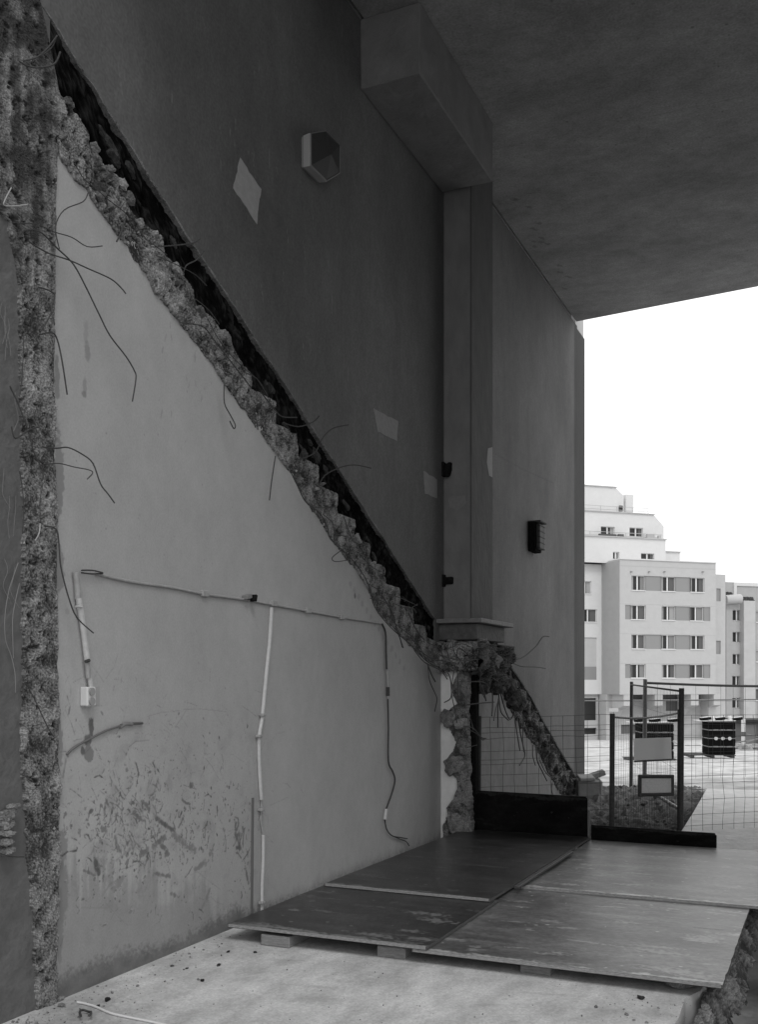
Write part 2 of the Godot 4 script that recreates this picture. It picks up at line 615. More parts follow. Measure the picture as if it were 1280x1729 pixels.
	for i in 40:
		var zz := lerpf(-9.4, -3.2, i / 39.0)
		var xx := -0.60 + 0.05 * noise.get_noise_2d(zz * 4.0, 1.0) + 0.025 * noise.get_noise_2d(zz * 17.0, 4.0)
		if zz > -5.5: xx -= 0.06 * smoothstep(-5.5, -5.2, zz)
		poly.append(Vector2(xx, zz))
	poly.append(Vector2(-0.6, 9))
	var fl := S()
	prism(fl, poly, Transform3D(Basis(Vector3(1, 0, 0), Vector3(0, 0, 1), Vector3(0, -1, 0)), Vector3.ZERO), 0.18, 0.0, Vector2(-4.2, -2.0), Vector2(1 / 3.9, 1 / 7.9))
	tag(obj("floor", fl, fm), "worn pale concrete floor slab with a broken outer edge", "floor", "", "structure")
	# torn flank of the slab down into the trench
	var fr := Transform3D(Basis(Vector3(0, 0, -1), Vector3(0.9, 0.42, 0).normalized(), Vector3(0.42, 0.9, 0).normalized()), Vector3(-0.30, -0.28, 0))
	var up := []
	var lo := []
	for i in 14:
		up.append(Vector2(3.0 + i * 0.5, -0.02))
		lo.append(Vector2(3.0 + i * 0.5, -0.24))
	fr = Transform3D(Basis(Vector3(0, 0, -1), Vector3(-0.55, 0.83, 0).normalized(), Vector3(0.83, 0.55, 0).normalized()), Vector3(-0.60, -0.012, 0))
	var edge := obj("slab_edge", torn(up, lo, Vector2(1, 0), 420, 36, fr, {"base": 0.02, "relief": 0.06, "grain": 0.015, "dark": 0.05, "light": 0.40, "rag_low": 0.1, "rag_up": 0.03, "tuck": 0.0, "seed": 4.0}), M.torn)
	tag(edge, "crumbled concrete edge of the floor slab above the trench on the right", "slab edge", "", "structure")
	var te := S()
	box(te, Vector3(1.7, -0.52, -5.6), Vector3(3.2, 0.95, 8.0))
	tag(obj("trench", te, mottled(0.02, 0.05, 1.0, 0.02, 35, 1.0, 1.0)), "dark earth side of the trench beyond the broken slab", "trench", "", "structure")

# ------------------------------------------------------------------ the long wall
var EDGE1 := [Vector2(3.2, 5.24), Vector2(3.8, 4.93), Vector2(4.42, 4.61), Vector2(4.97, 4.32), Vector2(5.62, 4.02), Vector2(6.42, 3.62), Vector2(7.42, 3.12), Vector2(8.42, 2.62), Vector2(9.25, 2.2)]
var EDGE2 := [Vector2(10.3, 2.55), Vector2(11.23, 2.1), Vector2(12.0, 1.71), Vector2(12.82, 1.30), Vector2(14.07, 0.74), Vector2(15.36, 0.10)]

func make_wall():
	var w := thing("underpass_wall", "tall concrete underpass wall, dark above and pale plaster below the torn stair", "wall")
	var st := S()
	box(st, Vector3(XW - 0.5, 3.0, -5.5), Vector3(0.8, 8.1, 21.0))
	obj("wall_core", st, M.concrete, w)
	# upper face
	canvas(Vector2(3.0, 7.1), Vector2(13.1, 7.2), 92, 0.10)
	layer(Vector2(0.5, 0.35), 51, 0.38)
	layer(Vector2(2.6, 1.6), 52, 0.12)
	layer(Vector2(4.0, 0.2), 53, 0.06)
	layer(Vector2(12, 7), 55, 0.14)
	layer(Vector2(46, 46), 54, 0.34, 2)
	for j in chh:                                    # bay beyond the pilaster lightened: light from the far opening put into its colour
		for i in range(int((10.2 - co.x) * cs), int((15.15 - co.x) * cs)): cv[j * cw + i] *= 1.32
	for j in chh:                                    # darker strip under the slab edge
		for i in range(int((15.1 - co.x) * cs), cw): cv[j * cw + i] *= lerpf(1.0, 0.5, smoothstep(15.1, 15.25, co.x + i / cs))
	for i in 60:                                    # runs of lime and damp
		var a := rng.randf_range(4.0, 15.0)
		var y := rng.randf_range(2.5, 6.5)
		stroke([Vector2(a, y), Vector2(a + 0.01, y - rng.randf_range(0.4, 1.8))], rng.randf_range(0.01, 0.035), rng.randf_range(0.045, 0.14), 0.16, 0.3)
	for k in 4:
		stroke([A2(618 + k * 7, 560), A2(620 + k * 7, 860)], 0.03, 0.16, 0.12, 0.3)
	for i in 60:                                    # scratches
		var p := A2(rng.randf_range(180, 600), rng.randf_range(20, 640))
		stroke([p, p + Vector2(rng.randf_range(-0.02, 0.06), -rng.randf_range(0.05, 0.2))], 0.008, 0.2, 0.4, 0.6)
	stroke([A2(428, 300), A2(455, 345), A2(483, 390)], 0.09, 0.06, 0.3, 0.3)
	stroke([A2(836, 765), A2(880, 790), A2(935, 815)], 0.02, 0.07, 0.4, 0.4)
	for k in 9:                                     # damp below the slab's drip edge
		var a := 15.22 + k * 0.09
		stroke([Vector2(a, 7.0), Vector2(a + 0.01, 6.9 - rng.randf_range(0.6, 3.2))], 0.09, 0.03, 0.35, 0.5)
	for i in 30:
		var p := A2(rng.randf_range(840, 985), rng.randf_range(1000, 1290))
		stroke([p, p - Vector2(0, rng.randf_range(0.2, 0.7))], 0.05, 0.14, 0.10, 0.4)
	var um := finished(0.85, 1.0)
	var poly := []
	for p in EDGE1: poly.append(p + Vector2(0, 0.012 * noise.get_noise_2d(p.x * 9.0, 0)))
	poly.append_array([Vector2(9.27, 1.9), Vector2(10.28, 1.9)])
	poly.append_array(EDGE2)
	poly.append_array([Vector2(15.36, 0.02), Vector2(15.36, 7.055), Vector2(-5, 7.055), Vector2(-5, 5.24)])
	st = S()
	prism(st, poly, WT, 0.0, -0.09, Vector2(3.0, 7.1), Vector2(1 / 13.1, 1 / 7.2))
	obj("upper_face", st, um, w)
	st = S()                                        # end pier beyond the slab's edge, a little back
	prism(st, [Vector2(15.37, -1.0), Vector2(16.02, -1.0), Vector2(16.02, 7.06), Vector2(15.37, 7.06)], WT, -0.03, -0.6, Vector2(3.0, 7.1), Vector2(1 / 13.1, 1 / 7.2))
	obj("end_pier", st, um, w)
	st = S()
	box(st, WT * Vector3(15.75, 7.56, -0.3), Vector3(0.5, 0.99, 0.56))
	obj("parapet", st, plain(0.55), w)
	# pale plaster under the first flight
	canvas(Vector2(3.82, 4.5), Vector2(5.7, 4.62), 200, 0.39)
	layer(Vector2(0.45, 0.4), 61, 0.10)
	layer(Vector2(3.0, 2.0), 62, 0.07)
	layer(Vector2(12, 9), 64, 0.05)
	layer(Vector2(70, 70), 63, 0.11, 2)
	paint_plaster()
	var pm := finished(0.9, 2.2)
	st = S()
	var lp := [Vector2(3.90, -0.12), Vector2(9.5, -0.12), Vector2(9.5, 1.76)]
	var low := flight_low()
	for i in range(low.size() - 2, 1, -1): lp.append(low[i] + Vector2(0.03, 0.09))
	lp.append(Vector2(3.95, 4.3)); lp.append(Vector2(3.90, 4.3))
	prism(st, lp, WT, 0.004, -0.09, Vector2(3.82, 4.5), Vector2(1 / 5.7, 1 / 4.62))
	obj("lower_plaster", st, pm, w)
	# plaster under the second flight
	st = S()
	prism(st, [Vector2(9.5, -0.9), Vector2(15.2, -0.9), Vector2(14.9, 0.1), Vector2(12.9, 1.0), Vector2(12.0, 1.42), Vector2(11.05, 1.7), Vector2(10.3, 1.76), Vector2(9.5, 1.76)], WT, 0.004, -0.09)
	obj("lower_plaster", st, mottled(0.20, 0.27, 2.2, 0.012, 65, 0.9, 0.3), w)
	# darker plaster left of the torn pier
	st = S()
	prism(st, [Vector2(-5, -0.12), Vector2(3.89, -0.12), Vector2(3.89, 5.23), Vector2(-5, 5.23)], WT, 0.002, -0.09)
	obj("side_plaster", st, mottled(0.09, 0.15, 1.6, 0.012, 66, 0.9, 0.3), w)
	# squares of lighter repair paint
	var patch := mottled(0.26, 0.32, 0.8, 0.02, 67, 0.85, 0.3)
	var dull := mottled(0.20, 0.24, 0.8, 0.02, 68, 0.85, 0.3)
	for q in [[[405, 267], [440, 320], [433, 378], [393, 318], 0], [[630, 690], [672, 712], [670, 745], [637, 728], 1], [[715, 795], [738, 810], [738, 842], [717, 832], 1]]:
		var pp := []
		for k in 4:
			var a := A2(q[k][0], q[k][1])
			var b := A2(q[(k + 1) % 4][0], q[(k + 1) % 4][1])
			for i in 7:
				pp.append(a.lerp(b, i / 7.0) + Vector2(rng.randf_range(-1, 1), rng.randf_range(-1, 1)) * 0.006)
		st = S()
		prism(st, pp, WT, 0.003, -0.02)
		obj("paint_patch", st, patch if q[4] == 0 else dull, w)

func paint_plaster():
	for i in cw:                                     # damp foot of the wall
		var a := co.x + i / cs
		var hgt := 0.10 + 0.05 * noise.get_noise_2d(a * 1.5, 3) + 0.025 * noise.get_noise_2d(a * 9.0, 8) + 0.15 * maxf(0, noise.get_noise_2d(a * 1.1, 30.0) - 0.15)
		hgt *= lerpf(1.0, 0.35, smoothstep(5.4, 6.6, a))
		var tall := 0.55 * smoothstep(6.0, 4.0, a) + 0.06
		tall *= 1.0 + 0.6 * noise.get_noise_2d(a * 2.3, 11) + 0.35 * noise.get_noise_2d(a * 17, 14)
		for j in range(int((co.y - 1.5) * cs), chh):
			var y := co.y - j / cs
			var k := smoothstep(hgt + 0.05, hgt - 0.05, y + 0.05 * noise.get_noise_2d(a * 24, y * 30) + 0.03 * noise.get_noise_2d(a * 70, y * 70)) * (0.85 + 0.3 * noise.get_noise_2d(a * 6, y * 9))
			var s := smoothstep(tall + 0.12, tall - 0.1, y + 0.1 * noise.get_noise_2d(a * 7, y * 5) + 0.03 * noise.get_noise_2d(a * 50, y * 12))
			cv[j * cw + i] *= (1.0 - 0.26 * s) * (1.0 - 0.55 * k)
	# flakes along the torn pier
	for q in [[97, 800, 0.04, 0.22], [95, 960, 0.05, 0.13], [97, 1260, 0.03, 0.15], [100, 1430, 0.05, 0.12], [103, 1500, 0.05, 0.16], [98, 1560, 0.03, 0.2], [94, 640, 0.02, 0.12]]:
		dab(A2(q[0], q[1]), Vector2(q[2], q[3]), 0, 0.2, 0.75, 0.15, 0.5)
	# two old drips and the spall by the box
	dab(A2(143, 560), Vector2(0.02, 0.06), 0, 0.3, 0.7, 0.3); dab(A2(146, 592), Vector2(0.026, 0.055), 0, 0.24, 0.8, 0.3)
	dab(A2(141, 650), Vector2(0.018, 0.06), 0, 0.27, 0.8, 0.3); dab(A2(140, 665), Vector2(0.022, 0.02), 0, 0.2, 0.8, 0.3)
	dab(A2(152, 1226), Vector2(0.02, 0.06), 0.1, 0.12, 0.95, 0.15, 0.4)
	dab(A2(146, 1248), Vector2(0.03, 0.03), 0.3, 0.15, 0.95, 0.15, 0.4)
	dab(A2(148, 1270), Vector2(0.035, 0.05), 0.2, 0.2, 0.95, 0.12, 0.5)
	dab(A2(138, 1266), Vector2(0.018, 0.025), 0.3, 0.1, 0.9, 0.2, 0.4)
	stroke([A2(109, 1280), A2(106, 1300), A2(104, 1310)], 0.018, 0.2, 0.6)
	dab(A2(112, 1030), Vector2(0.018, 0.02), 0, 0.32, 0.8, 0.2, 0.6)
	dab(A2(598, 1005), Vector2(0.018, 0.025), 0, 0.12, 0.9, 0.2, 0.3)
	dab(A2(320, 1325), Vector2(0.025, 0.02), 0, 0.12, 0.9, 0.2, 0.6)
	stroke([A2(308, 1324), A2(330, 1331)], 0.006, 0.15, 0.8)
	dab(A2(160, 1460), Vector2(0.02, 0.04), 0.2, 0.1, 0.9, 0.2, 0.4); dab(A2(165, 1470), Vector2(0.016, 0.02), 0, 0.1, 0.9, 0.2, 0.4)
	dab(A2(152, 1367), Vector2(0.02, 0.015), 0.5, 0.1, 0.9, 0.2, 0.4)
	# hairline cracks
	stroke([A2(247, 1208), A2(268, 1202), A2(290, 1199), A2(330, 1195), A2(380, 1200)], 0.006, 0.25, 0.6)
	stroke([A2(215, 1260), A2(227, 1250), A2(250, 1248)], 0.006, 0.2, 0.6)
	stroke([A2(455, 1358), A2(485, 1345)], 0.008, 0.25, 0.5)
	stroke([A2(195, 1450), A2(225, 1425), A2(262, 1410)], 0.02, 0.26, 0.6)
	stroke([A2(170, 1510), A2(185, 1490), A2(205, 1480)], 0.02, 0.24, 0.6)
	stroke([A2(135, 1530), A2(180, 1531)], 0.012, 0.25, 0.6)
	stroke([A2(260, 1375), A2(290, 1400), A2(322, 1436)], 0.03, 0.25, 0.65)
	stroke([A2(330, 1465), A2(345, 1450)], 0.03, 0.24, 0.7)
	stroke([A2(325, 1465), A2(350, 1485), A2(370, 1500)], 0.008, 0.25, 0.5)
	stroke([A2(188, 1370), A2(205, 1340), A2(222, 1310)], 0.05, 0.36, 0.5)
	# scuffs and chips from demolition, thick in the middle of the lower wall
	var fl := FastNoiseLite.new()
	fl.seed = 404
	fl.fractal_octaves = 4
	fl.frequency = 1.0
	var c0 := A2(250, 1400)
	for j in range(int((co.y - 1.6) * cs), chh):
		for i in range(int((3.95 - co.x) * cs), int((6.02 - co.x) * cs)):
			var a := co.x + i / cs
			var y := co.y - j / cs
			var dn := exp(-pow((a - c0.x) / 0.62, 2.0) - pow((y - c0.y) / 0.36, 2.0)) + 0.5 * exp(-pow((a - 5.82) / 0.10, 2.0) - pow((y - 0.5) / 0.3, 2.0))
			dn += 0.34 * smoothstep(1.5, 1.2, y) * smoothstep(0.0, 0.4, y)
			dn *= 0.75 + 0.9 * noise.get_noise_2d(a * 2.2, y * 2.2 + 50.0)
			if dn < 0.03: continue
			var wx := 0.05 * noise.get_noise_2d(a * 5.0, y * 5.0 + 9.0)
			var n1 := fl.get_noise_2d((a + wx) * 34.0 + y * 13.0, (y + wx) * 17.0)
			var n2 := fl.get_noise_2d(a * 5.0 + 80.0, y * 4.0)
			var th := lerpf(0.68, 0.34, clampf(dn, 0, 1))
			var k := smoothstep(th, th + 0.10, n1)
			var soft := smoothstep(0.15, 0.5, n2) * clampf(dn, 0, 1)
			var v := cv[j * cw + i] * (1.0 - 0.22 * soft)
			cv[j * cw + i] = lerpf(v, 0.10 + 0.08 * n2, k * 0.85)
	for i in 420:
		var cl := Vector2(noise.get_noise_1d(i / 30 * 3.7), noise.get_noise_1d(i / 30 * 5.1 + 40.0))
		var cx := 265.0 + cl.x * 190.0 + rng.randfn() * 38.0
		var cy := 1405.0 + cl.y * 170.0 + rng.randfn() * 30.0
		if i % 5 == 0: cx = rng.randf_range(110, 425); cy = rng.randf_range(1200, 1560)
		if i % 11 == 0: cx = rng.randf_range(385, 425); cy = rng.randf_range(1370, 1520)
		if cx < 106 or cx > 424 or cy > 1600: continue
		var p := A2(cx, cy)
		var ang := rng.randf_range(0.6, 2.4) if rng.randf() < 0.7 else rng.randf_range(0, PI)
		var v := rng.randf_range(0.05, 0.19)
		if i % 3 == 0:
			dab(p, Vector2(0.003 + 0.010 * pow(rng.randf(), 2.5), 0.003 + 0.007 * pow(rng.randf(), 2)), ang, v, 0.85, 0.3, 0.7)
		else:
			var ln := 0.015 + 0.10 * pow(rng.randf(), 2.6)
			var q := p + Vector2(cos(ang), sin(ang)) * ln * 0.5 + Vector2(rng.randf_range(-1, 1), rng.randf_range(-1, 1)) * ln * 0.2
			stroke([p, q, q + Vector2(cos(ang + 0.4), sin(ang + 0.4)) * ln * 0.5], 0.004 + 0.010 * pow(rng.randf(), 2), v, 0.75, 0.9)
	for i in 40:
		dab(A2(265 + rng.randfn() * 70, 1400 + rng.randfn() * 70), Vector2(rng.randf_range(0.02, 0.06), rng.randf_range(0.02, 0.05)), rng.randf() * 3, 0.33, 0.4, 0.4, 1.0)
	for i in 16:
		dab(A2(rng.randf_range(398, 412), rng.randf_range(1385, 1430)), Vector2(0.008, 0.03), rng.randf_range(-0.3, 0.3), 0.15, 0.8, 0.3, 0.8)
	for q in [[262, 1382, 290, 1400, 0.035, 0.11], [289, 1409, 328, 1434, 0.05, 0.2], [258, 1428, 276, 1412, 0.05, 0.17], [268, 1418, 279, 1440, 0.04, 0.15], [238, 1440, 246, 1434, 0.04, 0.17], [328, 1466, 346, 1455, 0.04, 0.22], [350, 1450, 357, 1434, 0.03, 0.22], [376, 1398, 379, 1436, 0.018, 0.18], [396, 1388, 404, 1430, 0.035, 0.14], [398, 1432, 404, 1428, 0.03, 0.12], [258, 1472, 284, 1478, 0.03, 0.16], [286, 1506, 299, 1513, 0.025, 0.17], [192, 1405, 200, 1436, 0.03, 0.17], [213, 1425, 216, 1418, 0.02, 0.14], [240, 1352, 250, 1366, 0.03, 0.15], [225, 1370, 238, 1384, 0.035, 0.16], [412, 1456, 418, 1490, 0.03, 0.15], [140, 1468, 158, 1476, 0.02, 0.14], [306, 1350, 318, 1356, 0.02, 0.15], [170, 1395, 178, 1402, 0.025, 0.2], [205, 1480, 190, 1500, 0.035, 0.24], [340, 1530, 352, 1500, 0.03, 0.22], [300, 1395, 306, 1380, 0.02, 0.14], [176, 1346, 182, 1360, 0.018, 0.15]]:
		stroke([A2(q[0], q[1]), A2((q[0] + q[2]) * 0.5 + rng.randf_range(-3, 3), (q[1] + q[3]) * 0.5), A2(q[2], q[3])], q[4], q[5], 0.8, 1.1)
	for i in 320:                                    # thin scratches, wide spread
		var p := A2(clampf(270 + rng.randfn() * 110, 108, 620), clampf(1370 + rng.randfn() * 120, 1150, 1560))
		var an := rng.randf() * PI
		var ln := 0.03 + 0.22 * pow(rng.randf(), 3.0)
		var q := p + Vector2(cos(an), sin(an)) * ln
		stroke([p, p.lerp(q, 0.5) + Vector2(rng.randfn(), rng.randfn()) * ln * 0.08, q], rng.randf_range(0.003, 0.006), rng.randf_range(0.12, 0.26), rng.randf_range(0.25, 0.6), 0.7)
	for i in 70:                                     # flakes with a pale rim where paint lifted
		var p := A2(clampf(250 + rng.randfn() * 80, 108, 420), clampf(1400 + rng.randfn() * 80, 1200, 1560))
		var r := Vector2(rng.randf_range(0.004, 0.016), rng.randf_range(0.004, 0.012))
		var an := rng.randf() * PI
		dab(p + Vector2(0.003, 0.003), r * 1.25, an, 0.5, 0.4, 0.3, 1.0)
		dab(p, r, an, rng.randf_range(0.09, 0.22), 0.85, 0.2, 1.0)
	for i in 110:                                    # specks higher up
		dab(A2(rng.randf_range(120, 640), rng.randf_range(560, 1250)), Vector2.ONE * rng.randf_range(0.003, 0.007), 0, 0.25, 0.7, 0.3, 0.5)
	for i in 26:
		dab(A2(rng.randf_range(270, 380), rng.randf_range(520, 700)), Vector2(0.005, rng.randf_range(0.008, 0.035)), rng.randf_range(-0.4, 0.4), 0.26, 0.7, 0.3, 0.7)
	for i in 14:                                     # flakes fallen under the torn edge
		dab(A2(590 + i * 7, 985 + i * 11), Vector2(0.02 + 0.02 * rng.randf(), 0.03), 0.4, 0.25, 0.5, 0.3, 0.9)
	stroke([A2(205, 950), A2(300, 968), A2(420, 990), A2(540, 1004)], 0.02, 0.4, 0.25)

func make_ceiling():
	var t := Transform3D(Basis(Vector3(1, 0, 0), Vector3(0, 0, 1), Vector3(0, -1, 0)), Vector3.ZERO)
	canvas(Vector2(-3.6, CEIL_NEAR), Vector2(8.6, 12.2), 80, 0.235)
	layer(Vector2(0.35, 0.5), 71, 0.3)
	layer(Vector2(1.6, 2.2), 72, 0.22)
	layer(Vector2(6.0, 8.5), 73, 0.16)
	layer(Vector2(40, 40), 74, 0.34, 2)
	for k in 8:                                      # faint joints of the formwork
		var zz := CEIL_NEAR - 0.9 - k * 1.8
		stroke([Vector2(-3.6, zz), Vector2(5.0, zz - 0.2)], 0.014, 0.15, 0.3, 0.6)
	for i in 500: dab(Vector2(rng.randf_range(-3.5, 3.0), rng.randf_range(-15.0, -5.0)), Vector2.ONE * rng.randf_range(0.004, 0.014), 0, 0.08, 0.7, 0.3, 0.5)
	for i in 40: dab(Vector2(rng.randf_range(-3.5, 3.0), rng.randf_range(-15.0, -5.0)), Vector2(rng.randf_range(0.05, 0.4), rng.randf_range(0.03, 0.15)), rng.randf_range(-0.3, 0.3), rng.randf_range(0.14, 0.3), 0.3, 1.0, 1.0)
	for i in 14: dab(Vector2(-3.4 + rng.randf() * 0.25, rng.randf_range(-14.0, -11.0)), Vector2(0.03, 0.06), 0.5, 0.09, 0.6, 0.5, 1.0)
	var m := finished(0.9, 0.6)
	var st := S()
	prism(st, [Vector2(-3.50, -15.185), Vector2(9.0, -13.6), Vector2(9.0, CEIL_NEAR), Vector2(-3.50, CEIL_NEAR)], t, -7.06, -8.1, Vector2(-3.6, CEIL_NEAR), Vector2(1 / 8.6, 1 / 12.2))
	tag(obj("ceiling", st, m), "dark concrete underside of the road slab overhead", "ceiling", "", "structure")
	# the other side of the underpass, out of the picture
	st = S()
	box(st, Vector3(OPP + 0.4, 3.02, -8.8), Vector3(0.8, 8.06, 10.0))
	tag(obj("underpass_wall", st, mottled(0.06, 0.10, 2.4, 0.012, 75, 0.9, 0.3)), "opposite dark concrete wall that closes the other side of the underpass", "wall")
	# wall top carrying the slab, behind the face
	st = S()
	box(st, Vector3(XW - 0.45, 7.57, -5.0), Vector3(0.9, 1.0, 20.0))
	tag(obj("roof_edge", st, M.concrete), "concrete slab edge resting on the long wall", "slab edge", "", "structure")
const CEIL_NEAR := -3.6
const OPP := 3.4

func make_pilaster():
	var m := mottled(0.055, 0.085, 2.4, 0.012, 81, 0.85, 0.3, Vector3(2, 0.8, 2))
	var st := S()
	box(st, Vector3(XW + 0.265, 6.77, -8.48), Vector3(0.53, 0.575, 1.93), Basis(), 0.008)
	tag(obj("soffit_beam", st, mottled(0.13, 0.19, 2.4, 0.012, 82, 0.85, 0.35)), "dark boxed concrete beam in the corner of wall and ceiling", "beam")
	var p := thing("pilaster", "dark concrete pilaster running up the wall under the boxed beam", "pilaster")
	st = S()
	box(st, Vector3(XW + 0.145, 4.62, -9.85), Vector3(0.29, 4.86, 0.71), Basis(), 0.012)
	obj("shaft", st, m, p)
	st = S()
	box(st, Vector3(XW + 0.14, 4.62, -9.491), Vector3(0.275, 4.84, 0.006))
	obj("lit_front_face", st, mottled(0.13, 0.18, 2.4, 0.012, 89, 0.85, 0.3, Vector3(2, 0.8, 2)), p)  # light put into colour: front plate paler than the shaft side
	var pm := mottled(0.26, 0.32, 0.6, 0.02, 83, 0.85, 0.3)
	var pt := Transform3D(Basis(Vector3(0, 0, -1), Vector3.UP, Vector3(1, 0, 0)), Vector3(XW + 0.29, 0, 0))
	var pp := []
	for q in [[824, 757], [831.5, 755], [831.5, 806], [826, 803], [822, 780]]:
		var k: float = (q[0] - 640.0) / FOC
		var d: float = -(XW + 0.29) / (SN - CS * k)
		var v := P(q[0], q[1], d)
		pp.append(Vector2(-v.z, v.y))
	st = S()
	prism(st, pp, pt, 0.003, -0.01)
	obj("paint_patch", st, pm, p)
	st = S()
	pp = []
	for q in [[757, 842], [765, 838], [786, 837], [787, 850], [778, 858], [772, 862], [760, 856]]:
		var v := ZP(q[0], q[1], -9.495)
		pp.append(Vector2(v.x, v.y))
	prism(st, pp, Transform3D(Basis(), Vector3(0, 0, -9.488)), 0.003, -0.004)
	obj("paint_patch", st, mottled(0.15, 0.19, 0.6, 0.02, 84, 0.85, 0.3), p)
	# landing plinth
	var pl := thing("landing_plinth", "broken landing plinth with a thin capping stone around the pilaster foot", "plinth")
	st = S()
	box(st, Vector3(XW + 0.2, 2.085, -9.80), Vector3(0.40, 0.16, 0.92), Basis(), 0.008)
	obj("block", st, mottled(0.06, 0.11, 0.8, 0.02, 85, 0.85, 0.5), pl)
	st = S()
	box(st, Vector3(XW + 0.215, 2.19, -9.83), Vector3(0.50, 0.045, 1.10), Basis(), 0.006)
	obj("capping", st, mottled(0.13, 0.2, 0.8, 0.02, 86, 0.7, 0.4), pl)
	st = S()
	for k in 12:
		rock(st, Vector3(XW + 0.1 + rng.randf() * 0.33, 1.995 + rng.randf_range(-0.01, 0.02), -9.33 - rng.randf() * 0.85), Vector3(0.10, 0.04, 0.14), 5, 0.3, k * 3.0)
	obj("mortar_bed", st, M.torn, pl)

func make_flights():
	# ---------------- first flight
	var fl := thing("broken_stair_flight", "torn concrete edge of the demolished upper stair flight running down the wall", "stair remains")
	var e := Vector2(0.894, -0.447)
	var U := []
	for q in [[84, 130], [95, 155], [112, 178], [144, 219], [147, 256], [175, 281], [208, 308], [214, 352], [240, 375], [269, 397], [272, 425], [300, 455], [323, 486], [330, 517], [362, 539], [368, 560], [381, 566], [402, 607], [419, 626]]: U.append(A2(q[0], q[1]))
	for k in 10:
		var a := 5.78 + k * 0.318
		var y := 3.555 - k * 0.158
		U.append(Vector2(a, y)); U.append(Vector2(a + 0.308, y - 0.004))
	U.append(Vector2(8.97, 2.03)); U.append(Vector2(9.35, 1.97))
	var L := flight_low()
	obj("torn_slab", torn(U, L, e, 940, 52, WT, {"base": 0.018, "relief": 0.02, "grain": 0.004, "dark": 0.03, "light": 0.54, "rag_up": 0.012, "rag_low": 0.035}), M.torn, fl)
	# black backing where treads and risers were bedded
	var E2 := []
	for p in EDGE1: E2.append(p + Vector2(0.0, 0.02))
	var low := []
	for p in U: low.append(p - Vector2(0.03, 0.14))
	obj("tar_bed", torn(E2, low, e, 420, 30, WT, {"base": -0.022, "relief": 0.02, "grain": 0.005, "least": -0.045, "lip": 0.0, "dark": -0.012, "light": 0.03, "rag_up": 0.0, "rag_low": 0.0, "seed": 9.0}), M.tar, fl)
	# crumbs of mortar left in the black bed
	for k in 24:
		var t := rng.randf()
		var p: Vector2 = (EDGE1[1] as Vector2).lerp(EDGE1[8], t) - Vector2(0.02, 0.09 + rng.randf() * 0.16)
		var st := S()
		rock_lo = 0.01; rock_hi = 0.09
		rock(st, WT * Vector3(p.x, p.y, -0.03), Vector3(0.035, 0.03 + rng.randf() * 0.04, 0.05 + rng.randf() * 0.14), 6, 0.4, k * 5.1, 0.6, Basis(Vector3(1, 0, 0), -0.46))
		obj("mortar_crumb", st, M.torn, fl)
	rock_lo = 0.16; rock_hi = 0.42
	# pale cut line of the skirting
	var up := []
	var lo := []
	for i in 60:
		var a := lerpf(3.2, 9.24, i / 59.0)
		var y := line_y(EDGE1, a)
		up.append(Vector2(a, y + 0.010 + 0.006 * noise.get_noise_2d(a * 5, 2)))
		lo.append(Vector2(a, y - 0.012 + 0.02 * noise.get_noise_2d(a * 3, 5) + 0.012 * noise.get_noise_2d(a * 23, 9)))
	obj("skirting_edge", torn(up, lo, Vector2(1, 0), 500, 6, WT, {"base": 0.006, "relief": 0.004, "grain": 0.003, "least": 0.002, "dark": 0.14, "light": 0.36, "rag_up": 0.004, "rag_low": 0.012, "seed": 2.0}), M.torn, fl)
	for k in 46:                                     # broken aggregate still stuck in the torn face
		var i := rng.randi() % (L.size() - 3)
		var p: Vector2 = (L[i] as Vector2).lerp(L[i + 1], rng.randf()) + Vector2(rng.randf_range(0.0, 0.05), rng.randf_range(0.02, 0.3))
		var st := S()
		var v := rng.randf_range(0.06, 0.5)
		rock_lo = v * 0.8; rock_hi = v * 1.15
		var z := rng.randf_range(0.02, 0.07)
		rock(st, WT * Vector3(p.x, p.y, 0.02), Vector3(0.05, z, z * rng.randf_range(0.8, 1.6)), 5, 0.4, k * 1.7, 0.4, Basis(Vector3(1, 0, 0), rng.randf() * 3.0))
		obj("torn_lump", st, M.torn, fl)
	rock_lo = 0.16; rock_hi = 0.42
	for q in REBARS1: rebar(q, fl)

	# ---------------- second flight
	var f2 := thing("broken_stair_flight", "dark lumpy remains of the lower stair flight with hanging rebar near the black board", "stair remains")
	var U2 := [Vector2(9.9, 1.98), Vector2(10.9, 1.97)]
	for k in 14:
		var a := 11.15 + k * 0.312
		var y := line_y(EDGE2, a) - 0.17
		U2.append(Vector2(a, y)); U2.append(Vector2(a + 0.302, y - 0.006))
	var L2 := [Vector2(9.9, 1.66), Vector2(10.3, 1.58)]
	for q in [[809, 1172], [840, 1163], [857, 1190], [869, 1212], [890, 1246], [906, 1263], [917, 1290], [933, 1319], [946, 1341], [962, 1372]]: L2.append(A2(q[0], q[1]))
	obj("torn_slab", torn(U2, L2, e, 460, 36, WT, {"base": 0.02, "relief": 0.05, "grain": 0.008, "dark": -0.16, "light": 0.42, "rag_up": 0.05, "rag_low": 0.08, "seed": 20.0}), M.torn, f2)
	var up2 := []
	var lo2 := []
	for p in EDGE2: up2.append(p + Vector2(0, 0.03))
	for p in U2: lo2.append(p - Vector2(0.03, 0.14))
	obj("tar_bed", torn(up2, lo2, e, 300, 24, WT, {"base": -0.01, "relief": 0.05, "grain": 0.008, "least": -0.05, "lip": 0.0, "dark": 0.005, "light": 0.10, "rag_up": 0.0, "rag_low": 0.0, "seed": 29.0}), M.tar, f2)
	up = []; lo = []
